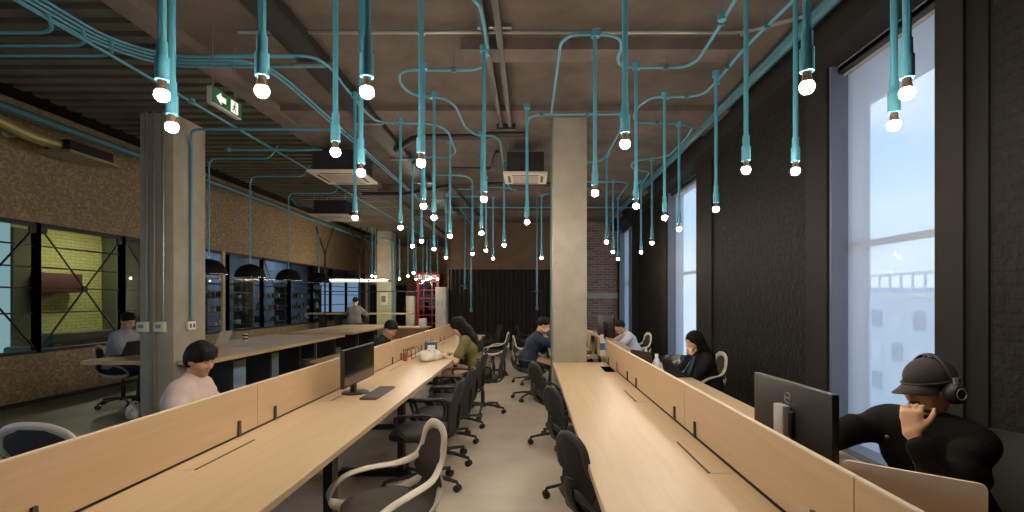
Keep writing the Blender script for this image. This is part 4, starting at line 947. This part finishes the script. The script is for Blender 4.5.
MB().rbox(-2.73,-2.43,14.0,14.39,.05,1.84,.006).build('body', mat('cabinet_white', (206,198,184), .5), t); MB().box(-2.71,-2.45,14.02,14.37,0,.05).build('plinth', M_black, t)
d = MB().rbox(-2.725,-2.435,13.985,14.0,.07,1.83,.004).build('door', mat('cabinet_white', (206,198,184)), t); MB().cyl((-2.47,13.97,1.0),(-2.47,13.97,1.15),.008,n=8).build('handle', M_steel, d)
for x in (-2.65,-2.54): MB().box(x-.03,x+.03,13.98,13.985,1.30,1.45).build('notice', M_silver, d)
t = thing('cabinet', 'narrow cream cabinet standing left of the red phone booth', 'cabinet', (-4.2,17.2,0))
MB().rbox(-4.34,-4.06,17.0,17.4,0,1.6,.006).build('body', M_cream, t); MB().rbox(-4.33,-4.07,16.985,17.0,.03,1.58,.004).build('door', M_cream, t)
t = thing('switchboard', 'white electrical panel on the lit far column', 'panel', (-4.88,16.28,1.3))
MB().box(-5.12,-4.64,16.275,16.299,.6,2.1).build('lit_patch', mat('pale_green_lit', (196,204,160), .6), t)  # pale sheet over the column's lower part, painting the lamplight that falls there
MB().rbox(-5.0,-4.76,16.22,16.275,1.3,1.7,.006).build('case', M_white, t); MB().box(-4.95,-4.81,16.215,16.22,1.4,1.6).build('door', mat('panel_grey', (120,120,116), .5), t)
tag(MB().box(-5.55,-5.3,20.96,20.995,1.45,1.85).build('poster', mat('poster_pink', (206,110,120), .6, emit=.15)), 'small pink notice on the far back wall', 'poster')
t = thing('sideboard', 'low light wood counter in front of the red phone booth', 'counter', (-3.4,13.2,0))
MB().rbox(-3.9,-2.75,12.9,13.5,.72,.76,.006).build('top', M_oak, t); MB().box(-3.85,-2.8,12.95,13.45,0,.72).build('body', mat('counter_brown', (130,94,64), .6), t)
tag(MB().rbox(-2.98,-2.8,13.0,13.2,.762,.98,.03).build('container', M_paper), 'white container on the low counter before the phone booth', 'container')
# ------------------------------------------------------------------ people
def V3(*a): return np.array(a, float)
def unit(v): return v/np.linalg.norm(v)
def basis(yaw, pitch=0, roll=0):                # rows: forward, left, up ; pitch > 0 looks down
    y, p, r = R(yaw), R(pitch), R(roll)
    f = V3(math.cos(y)*math.cos(p), math.sin(y)*math.cos(p), -math.sin(p)); l = V3(-math.sin(y), math.cos(y), 0); u = np.cross(f, l)
    l2 = l*math.cos(r)+u*math.sin(r); u2 = np.cross(f, l2); return np.stack([f, l2, u2])
def elbow(s, w, hint, a, b):
    d = w-s; L = min(np.linalg.norm(d), (a+b)*.995); d = unit(d); w2 = s+d*L
    x = (a*a-b*b+L*L)/(2*L); h = math.sqrt(max(a*a-x*x, 1e-6)); n = hint-d*(hint @ d)
    return s+d*x+unit(n)*h, w2
SKIN = {'fair': (206,160,130), 'tan': (184,136,106), 'warm': (208,160,126)}
def skin(k): return mat('skin_'+k, SKIN[k], .5, var=.06, scale=8)
def hand(s, W, d, nrm, side, curl=.5, sc=1., spread=.25, k=.006):
    """palm from the wrist W along d; nrm leaves the palm side; side +1 when the thumb lies toward d x nrm"""
    d = unit(d); nrm = unit(nrm-d*(nrm @ d)); t = np.cross(d, nrm)*side
    L = .085*sc
    for q, r in ((-.022,.0135),(-.007,.0145),(.008,.0145),(.022,.0135)):
        s.cone(W+t*q*.75*sc, W+d*L+t*q*sc*1.15, .016*sc, r*sc, k=.012)
    for i, (q, ln) in enumerate(((-.031,.060),(-.0105,.074),(.0105,.080),(.031,.072))):
        a = W+d*L*.97+t*q*sc; dd = unit(d+t*q*spread*8/ .031*.031+nrm*curl*.5); p1 = a+dd*ln*.42*sc
        d2 = unit(d*(1-curl)+nrm*curl*1.2+t*q*spread*4); p2 = p1+d2*ln*.32*sc; d3 = unit(d*(1-curl*1.5)+nrm*curl*1.5); p3 = p2+d3*ln*.26*sc
        s.cone(a-d*.02*sc, p1, .0095*sc, .0088*sc, k=k); s.cone(p1, p2, .0088*sc, .008*sc, k=.003); s.cone(p2, p3, .008*sc, .0068*sc, k=.003)
    a = W+d*.022*sc+t*.026*sc; p1 = W+d*.055*sc+t*.055*sc+nrm*.012*sc; p2 = p1+unit(d*.9+t*.45+nrm*.3*curl)*.032*sc; p3 = p2+unit(d*1.0+t*.1+nrm*.5*curl)*.026*sc
    s.cone(a, p1, .0165*sc, .012*sc, k=.012); s.cone(p1, p2, .0115*sc, .0102*sc, k=.004); s.cone(p2, p3, .0102*sc, .0078*sc, k=.003)
def person(label, hip, face, seat=.47, lean=14, head=(0,18,0), headoff=(0,0,0), tone='warm', hair='short', hairc=(20,17,16), shirt=(60,60,60), sleeve='long', legs=(40,42,50), shoes=(30,30,30),
           hl=None, hr=None, hints=None, female=False, sc=1., h=.008, hh=.006, palms=None, curls=(.35,.35), handdirs=None, cap=None, collar=False, fold=.012, knee=.43, kz=.0, foot=.38, footz=0., sx=1., tl=1., cuff={}, beard=False):
    fx, fy = math.cos(R(face)), math.sin(R(face)); f = V3(fx, fy, 0); l = V3(-fy, fx, 0); up = V3(0,0,1)
    base = V3(hip[0], hip[1], 0); Wp = lambda a, b, c: base+f*a+l*b+up*c
    th = R(lean); sd = V3(*(f*math.sin(th)+up*math.cos(th))); bk = V3(*(f*math.cos(th)-up*math.sin(th)))
    wS = (.165 if female else .19)*sx; pel = Wp(0,0,seat+.09)
    waist = pel+sd*.14*tl-bk*.0; chest = pel+sd*.31*tl+bk*.005; sh = pel+sd*.445*tl+bk*.015; nb = pel+sd*.49*tl+bk*.02
    sd2 = unit(sd+f*.22); hc = nb+sd2*.155+f*headoff[0]+l*headoff[1]+up*headoff[2]
    H = basis(face+head[0], head[1], head[2]); hp = lambda a, b, c: hc+(H[0]*a+H[1]*b+H[2]*c)*.96*sc
    Sh = {q: sh+l*wS*q-up*.02 for q in (1,-1)}; Hip = {q: pel+l*.09*q-up*.01 for q in (1,-1)}
    Kn = {q: Wp(knee, .11*q, seat+.055+kz) for q in (1,-1)}; An = {q: Wp(foot, .12*q, .085+footz) for q in (1,-1)}
    tgt = {1: hl if hl is not None else (.40,.14,.775), -1: hr if hr is not None else (.40,-.14,.775)}
    El, Wr = {}, {}
    for q in (1,-1):
        g = tgt[q]; w = V3(*g[1:]) if g[0] == 'w' else hp(*g[1:]) if g[0] == 'h' else Wp(*g)
        hint = (l*q*.8-up*.8-f*.3) if not hints or hints.get(q) is None else V3(*hints[q])
        El[q], Wr[q] = elbow(Sh[q], w, hint, .285*sc, .25*sc)
    m = skin(tone)
    # ---- the body, one closed skin
    s = SDF()
    def torso(s, e, k=.05):
        s.cone(pel+l*.075, pel-l*.075, .112+e, k=k); s.cone(waist+l*.06, waist-l*.06, (.098 if female else .108)+e, k=k)
        s.cone(chest+l*.085, chest-l*.085, (.095 if female else .108)+e, k=k); s.cone(sh+l*(wS-.055)-up*.012, sh-l*(wS-.055)-up*.012, .062+e, k=k)
        if female: 
            for q in (1,-1): s.ell(chest+l*.07*q+bk*.075+sd*.0, (.06+e,.06+e,.06+e), k=.03)
    torso(s, 0); s.cone(nb-sd*.02, hc-H[2]*.05-H[0]*.015, .055 if not female else .048, .048 if not female else .042, k=.03)
    for q in (1,-1):
        s.cone(nb-up*.01, Sh[q]+up*.01, .042, .034, k=.03); s.cone(Sh[q]-up*.012, El[q], .046, .036, k=.03); s.cone(El[q], Wr[q], .037, .025, k=.015)
        s.cone(Hip[q], Kn[q], .085, .058, k=.04); s.cone(Kn[q], An[q], .055, .038, k=.02); s.cone(An[q]-up*.045, An[q]+f*.16-up*.055, .036, .026, k=.02)
        dd = unit(Wr[q]-El[q]) if not handdirs or handdirs.get(q) is None else unit(V3(*handdirs[q]))
        nr = -up+f*.1 if not palms or palms.get(q) is None else V3(*palms[q])
        hand(s, Wr[q], dd, nr, -1 if q == 1 else 1, curls[0 if q == 1 else 1], sc*(.9 if female else 1.))
    def E(c, r, k=.015, sub=False, S_=None): (S_ or s).ell(hp(*c), np.array(r)*.96*sc, H, k=k, sub=sub)
    def Cn(a, b, ra, rb, k=.012, S_=None): (S_ or s).cone(hp(*a), hp(*b), ra*.96*sc, rb*.96*sc, k=k)
    E((-.008,0,.035), (.096,.077,.096)); E((.022,0,-.025), (.074,.064,.085), .03); E((.046,0,-.075), (.044,.046,.036), .03); E((.074,0,-.098), (.02,.022,.016), .02)
    Cn((.078,.03,.034), (.078,-.03,.034), .014, .014, .02)
    for q in (1,-1):
        E((.094,.033*q,.014), (.017,.020,.013), .01, True); E((.064,.044*q,-.025), (.026,.024,.026), .02); E((-.004,.079*q,-.002), (.021,.010,.033), .006); E((.004,.088*q,.002), (.010,.006,.018), .004, True)
    Cn((.088,0,.018), (.112,0,-.022), .008, .0125, .01); Cn((.10,.012,-.026), (.10,-.012,-.026), .009, .009, .006)
    Cn((.089,.018,-.056), (.095,0,-.053), .006, .0075, .006); Cn((.089,-.018,-.056), (.095,0,-.053), .006, .0075, .006); Cn((.088,.014,-.068), (.088,-.014,-.068), .008, .008, .006)
    bx = Vector((hip[0], hip[1], 0))
    o = solid(s, 'person', m, h, None, bx); tag(o, label, 'person')
    # ---- face details
    for q in (1,-1):
        MB().ball(hp(.0765,.032*q,.012), tuple(np.array((.0125,.0125,.0115))*sc), 12, 8).build('eye', mat('eye_white', (214,206,198), .25), o)
        MB().ball(hp(.0845,.032*q,.010), .0066*sc, 10, 6).build('iris', mat('iris_dark', (30,22,18), .2), o)
        MB().tube([hp(.094,.016*q,.032), hp(.098,.032*q,.037), hp(.086,.052*q,.033)], [.003,.0042,.002], 6).build('eyebrow', mat('hair_%d_%d_%d' % hairc, hairc, .55), o)
        MB().tube([hp(.0865,.018*q,.018), hp(.0895,.032*q,.019), hp(.082,.047*q,.016)], [.003,.0055,.003], 6).build('eyelid', m, o)
    MB().tube([hp(.090,.022,-.0605), hp(.1005,.008,-.059), hp(.1005,-.008,-.059), hp(.090,-.022,-.0605)], [.002,.0042,.0042,.002], 6).build('lips', mat('lips_'+tone, tuple(int(c*q_) for c, q_ in zip(SKIN[tone], (.78,.58,.56))), .45), o)
    # ---- hair
    mh = mat('hairlock_%d_%d_%d' % hairc, hairc, .65, bump=.6, scale=70, spec=.15)
    s = SDF()
    if hair in ('short', 'fringe', 'crop'):
        E((-.010,0,.046), (.108,.089,.100) if hair != 'crop' else (.101,.082,.094), .01, S_=s)
        if hair == 'fringe':
            for j in range(7): b_ = -.06+.02*j; Cn((.070,b_*.9,.098), (.104-abs(b_)*.35,b_*1.0,.052), .020, .011, .012, S_=s)
            E((-.03,0,.0), (.088,.090,.092), .02, S_=s)
            for j in range(5): b_ = -.05+.025*j; Cn((-.03,b_*.6,.134), (.06,b_*1.1,.112), .016, .013, .02, S_=s)
            E((.118,0,-.05), (.072,.12,.090), .008, True, S_=s)
            for q in (1,-1): E((.025,.1*q,-.06), (.06,.045,.068), .012, True, S_=s)
        else: E((.125,0,-.03), (.072,.085,.092), .01, True, S_=s)
        E((.045,0,-.105), (.066,.13,.078), .012, True, S_=s); s.cut(hp(-.04,0,-.06), -H[2]-H[0]*.25) if hair == 'fringe' else s.cut(hp(0,0,.0), -H[2]+H[0]*.72)
    elif hair == 'long':
        E((-.012,0,.042), (.110,.092,.103), .01, S_=s); E((.122,0,-.03), (.072,.072,.095), .01, True, S_=s)
        for b_ in (-.062,-.03,0,.03,.062):
            p0 = hp(-.055,b_,.03); p1 = hp(-.075,b_*1.15,-.10); p2 = nb-bk*.10+l*b_*1.5-sd*.05; p3 = nb-bk*.105+l*b_*1.6-sd*.24
            s.cone(p0, p1, .045*sc, .044*sc, k=.03); s.cone(p1, p2, .042, .036, k=.03); s.cone(p2, p3, .034, .018, k=.03)
        for q in (1,-1): s.cone(hp(.015,.074*q,.04), hp(-.005,.083*q,-.08), .024, .026, k=.025); s.cone(hp(-.005,.083*q,-.08), nb-bk*.02+l*.085*q-sd*.10, .026, .018, k=.025)
    if cap is None: solid(s, 'hair', mh, hh, o)
    else:
        E((-.010,0,.03), (.099,.081,.092), .01, S_=s) if hair == 'cap' else None
        E((.10,0,-.02), (.08,.10,.09), .01, True, S_=s); s.cut(hp(0,0,-.055), -H[2]); s.cut(hp(0,0,.075), H[2]); solid(s, 'hair', mh, hh, o)
        cs = SDF(); E((-.006,0,.062), (.112,.092,.090), .01, S_=cs); E((-.02,0,.02), (.105,.096,.06), .02, S_=cs); cs.cut(hp(.02,0,.032), -H[2]+H[0]*.06)
        mc = mat('cap_cloth', cap, .85, bump=.2, scale=80); co = solid(cs, 'cap', mc, .005, o)
        rows = []
        for i in range(9):
            u = i/8; row = []
            for j in range(13):
                v = -1+j/6; a_ = R(66)*v; r0 = .098+.098*u*math.cos(a_*1.02)
                row.append(hp(-.006+r0*math.cos(a_)*1.02-.0, .092*math.sin(a_)*(1+.02*u), .044-.028*u-.030*v*v*u))
            rows.append(row)
        MB().loft(rows, th=tuple(H[2]*.005)).build('cap_brim', mc, co)
        MB().tube([hp(-.006+.112*math.cos(a_), .093*math.sin(a_), .044) for a_ in [i*2*PI/40 for i in range(40)]], .004, 6, True, rb=.012, avec=[tuple(H[2])]*40).build('cap_band', mc, co)
        MB().ball(hp(-.008,0,.153), .008, 10, 6).build('cap_button', mc, co)
    if beard:
        bs = SDF(); E((.036,0,-.072), (.060,.056,.050), .02, S_=bs); E((.098,0,-.045), (.02,.026,.016), .01, S_=bs); E((.11,0,-.062), (.02,.02,.008), .008, True, S_=bs); bs.cut(hp(0,0,-.038), H[2]-H[0]*.0); solid(bs, 'beard', mat('beard_dark', (70,48,40), .7, bump=.5, scale=90), hh, o)
    # ---- clothes
    mS = mat('cloth_%d_%d_%d' % shirt, shirt, .88, var=.1, scale=7, bump=.35, bscale=22, spec=.15); s = SDF(); e = fold
    torso(s, e, .06); s.cone(pel+l*.07+sd*.04, pel-l*.07+sd*.04, .122+e, k=.05)
    for q in (1,-1):
        if sleeve == 'long':
            d = unit(Wr[q]-El[q]); cf = cuff.get(q, 0); s.cone(nb-up*.02, Sh[q]+up*.0, .045+e, .040+e, k=.04); s.cone(Sh[q]-up*.012, El[q], .048+e, .040+e, k=.04); s.cone(El[q], Wr[q]-d*(.015+cf), .040+e, .029+e, k=.02); s.cone(Wr[q]-d*(.04+cf), Wr[q]-d*(.012+cf), .033+e, .032+e, k=.006)
            for j in range(3): c_ = Sh[q]+(El[q]-Sh[q])*(.3+.25*j); s.cone(c_+V3(*rng.uniform(-.02,.02,3)), c_+V3(*rng.uniform(-.03,.03,3)), .044+e, .042+e, k=.02)
        else: s.cone(nb-up*.02, Sh[q], .045+e, .040+e, k=.04); s.cone(Sh[q]-up*.012, Sh[q]+(El[q]-Sh[q])*.66, .050+e, .047+e*1.4, k=.04)
    if collar: s.cone(nb-sd*.02, nb+sd*.012, .064+e, .058+e*.6, k=.015)
    else: s.cone(nb-sd*.03, nb+sd*.012, .066, .058, k=.02)
    garment = solid(s, 'jacket' if collar else 'shirt', mS, h, o)
    mT = mat('cloth_%d_%d_%d' % legs, legs, .85, bump=.2, scale=30); s = SDF()
    s.cone(pel+l*.075-up*.01, pel-l*.075-up*.01, .125, k=.04)
    for q in (1,-1): s.cone(Hip[q], Kn[q], .098, .072, k=.04); s.cone(Kn[q], An[q]+up*.0, .070, .058, k=.02)
    s.cut(pel+sd*.07, sd); solid(s, 'trousers', mT, max(h, .009), o)
    for q in (1,-1):
        s = SDF(); s.cone(An[q]-up*.04-f*.03, An[q]-up*.045+f*.17, .043, .034, k=.02); s.cone(An[q]-up*.0, An[q]-up*.045, .046, .043, k=.02); s.cut(V3(0,0,footz+.006), (0,0,-1)); solid(s, 'shoe', mat('shoe_%d' % shoes[0], shoes, .5), .009, o)
    return dict(o=o, hp=hp, H=H, hc=hc, nb=nb, sh=sh, Sh=Sh, El=El, Wr=Wr, f=f, l=l, up=up, chest=chest, bk=bk, sd=sd)

person('person in a pale pinkish sweater with dark fringe behind the left desk, looking down', (-2.64,3.70), 2, lean=8, seat=.38, tl=.88, sx=.78, head=(-10,20,4), tone='tan', hair='fringe', shirt=(196,178,172), legs=(40,44,56), h=.0075, hh=.005, hl=(.27,.10,.66), hr=(.27,-.10,.66))
person('person in a grey-blue shirt sitting at the long table behind the left pillar, looking down', (-5.9,6.98), 8, lean=10, seat=.47, head=(-25,28,0), headoff=(-.02,0,0), tone='warm', hair='short', hairc=(26,22,20), shirt=(150,156,168), legs=(44,48,60), h=.011, hh=.008, hl=(.42,.1,.80), hr=(.42,-.1,.80))
person('person in a black T-shirt leaning over the far side of the left desk', (-2.34,7.0), 0, lean=26, seat=.42, head=(-15,38,0), tone='tan', hair='short', shirt=(30,31,34), sleeve='short', legs=(40,42,50), h=.010, hh=.008, hl=(.52,.12,.775), hr=(.52,-.12,.775))
person('person with long black hair and olive top at the aisle side of the left desk', (-.66,6.42), 178, lean=22, seat=.47, head=(0,36,0), tone='warm', hair='long', hairc=(9,8,8), shirt=(98,95,56), sleeve='short', legs=(34,34,38), h=.010, hh=.008, female=True, hl=(.46,.14,.775), hr=(.46,-.12,.775))
person('person in a navy shirt seen from behind beside the centre pillar', (-.06,7.40), 5, lean=20, tl=.9, seat=.47, head=(-4,24,0), tone='warm', hair='short', hairc=(22,19,18), shirt=(44,54,76), legs=(30,30,34), h=.010, hh=.008, hl=(.42,.15,.80), hr=(.32,-.10,1.0))
person('person in a white T-shirt beyond the right desk in front of the far window', (1.95,9.3), 184, lean=20, seat=.40, tl=.80, head=(-6,22,0), headoff=(.03,0,-.02), tone='tan', hair='short', hairc=(24,20,18), shirt=(206,204,210), sleeve='short', legs=(46,46,52), h=.011, hh=.008, hl=(.44,.10,.79), hr=(.44,-.1,.79))
q8 = person('person in black resting the cheek on one hand, by the middle window', (2.12,5.85), 190, lean=14, seat=.37, tl=.83, sx=.95, head=(4,14,0), tone='fair', hair='long', hairc=(10,8,8), shirt=(26,26,30), legs=(40,40,46), h=.010, hh=.007, female=True, hl=('w',1.83,5.68,.83), hr=(.44,-.1,.775), hints={1:(-.5,-.5,-1),-1:None}, handdirs={1:(.15,.18,1),-1:None}, palms={1:(.6,.7,.1),-1:None}, curls=(.3,.3))
person('person in grey seen from behind on a stool at the high bar table', (-5.28,14.65), 92, lean=4, seat=.735, sx=.8, tl=.93, head=(10,10,0), tone='warm', hair='short', shirt=(120,120,120), legs=(50,52,58), h=.014, hh=.010, hl=(.40,.16,1.10), hr=(.40,-.16,1.10), foot=.26, footz=.27, knee=.36, kz=-.06)
# the man with the cap and headphones
p = person('person in black jacket, cap and headphones, chin on one hand, nearest at right', (1.90,2.26), 198, lean=13, seat=.40, head=(-10,9,4), headoff=(-.075,.025,-.01), tone='warm', hair='cap', hairc=(24,20,18), shirt=(15,14,14), legs=(36,36,42), cuff={1:.05}, h=.0065, hh=.005, collar=True, fold=.020, cap=(40,37,34), beard=True,
   hl=('w',1.585,2.04,.94), hr=('w',1.28,2.2,.80), hints={1:(-.2,-.5,-.85),-1:(-.2,1,-.2)}, handdirs={1:(.12,.2,1.),-1:(-1,-.3,0)}, palms={1:(.8,.6,.1),-1:(0,0,-1)}, curls=(.75,.3), sx=1.08)
hp = p['hp']; o = p['o']; H = p['H']
mb_ = mat('brass', (176,140,70), .35, metal=.7)
for a, b in ((.13,.10),(.13,-.09),(.02,.02)):
    q = p['chest']+p['bk']*(.118+.02)+p['l']*b+p['sd']*a*.8; MB().ball(tuple(q), .008, 10, 6).build('button', mb_, o)
MB().tube([tuple(p['chest']+p['bk']*(.126)+p['l']*.01+p['sd']*a) for a in (-.2,-.1,0,.08,.13)], .0035, 6).build('zip', mat('zip_brass', (110,96,70), .4, metal=.5), o)
t = thing('headphones', 'black over-ear headphones with a silver ring worn over the cap', 'headphones', tuple(p['hc']))
arc = [hp(-.012-.01*math.sin(a), .112*math.cos(a), .006+.156*math.sin(a)) for a in [i*PI/24 for i in range(25)]]
MB().tube(arc, .0065, 10, rb=.016, avec=[tuple(-(np.array(x)-np.array(hp(-.012,0,.03)))) for x in arc]).build('headband', mat('headband', (44,38,34), .5), t)
for q in (1,-1):
    c0 = hp(-.008,.088*q,-.008); c1_ = hp(-.008,.122*q,-.010); n_ = H[1]*q
    e = MB().tube([c0, c0+n_*.014, c0+n_*.034, c0+n_*.046], [.043,.047,.043,.033], 24, rb=[.043,.047,.043,.033], avec=[tuple(H[2])]*4); e.build('ear_cup', M_blackp, t)
    MB().tube([c0+n_*.047+(H[2]*math.cos(a)+H[0]*math.sin(a))*.023 for a in [i*2*PI/28 for i in range(28)]], .0022, 6, True).build('ring', mat('ring_silver', (190,190,196), .3, metal=.6), t)
    MB().tube([hp(-.012,.118*q,.03), hp(-.014,.117*q,.062)], .006, 8, rb=.014, avec=[tuple(H[1])]*2).build('slider', M_silver, t)

# ------------------------------------------------------------------ daylight and sky
w = bpy.data.worlds.new('sky'); S.world = w; w.use_nodes = True; nt = w.node_tree; nt.nodes.clear()
N = lambda t, **k: nt.nodes.new(t)
tc = N('ShaderNodeTexCoord'); sp = N('ShaderNodeSeparateXYZ'); nt.links.new(tc.outputs['Generated'], sp.inputs[0])
rp = N('ShaderNodeValToRGB'); e = rp.color_ramp.elements; e[0].position = .0; e[1].position = .55
e[0].color = (*lin((206,218,234)), 1); e[1].color = (*lin((96,158,226)), 1); m_ = e.new(.22); m_.color = (*lin((160,198,238)), 1)
nt.links.new(sp.outputs['Z'], rp.inputs[0])
mp = N('ShaderNodeMapping'); mp.inputs['Scale'].default_value = (1, 1, 3.2); nt.links.new(tc.outputs['Generated'], mp.inputs[0])
nz = N('ShaderNodeTexNoise'); nz.inputs['Scale'].default_value = 3.4; nz.inputs['Detail'].default_value = 6; nt.links.new(mp.outputs[0], nz.inputs['Vector'])
cr = N('ShaderNodeValToRGB'); cr.color_ramp.elements[0].position = .5; cr.color_ramp.elements[1].position = .72; nt.links.new(nz.outputs['Fac'], cr.inputs[0])
mx = N('ShaderNodeMix'); mx.data_type = 'RGBA'; nt.links.new(cr.outputs[0], mx.inputs[0]); nt.links.new(rp.outputs[0], mx.inputs[6]); mx.inputs[7].default_value = (*lin((232,234,238)), 1)
bg = N('ShaderNodeBackground'); bg.inputs['Strength'].default_value = 2.3; nt.links.new(mx.outputs[2], bg.inputs[0])
ow = N('ShaderNodeOutputWorld'); nt.links.new(bg.outputs[0], ow.inputs[0])
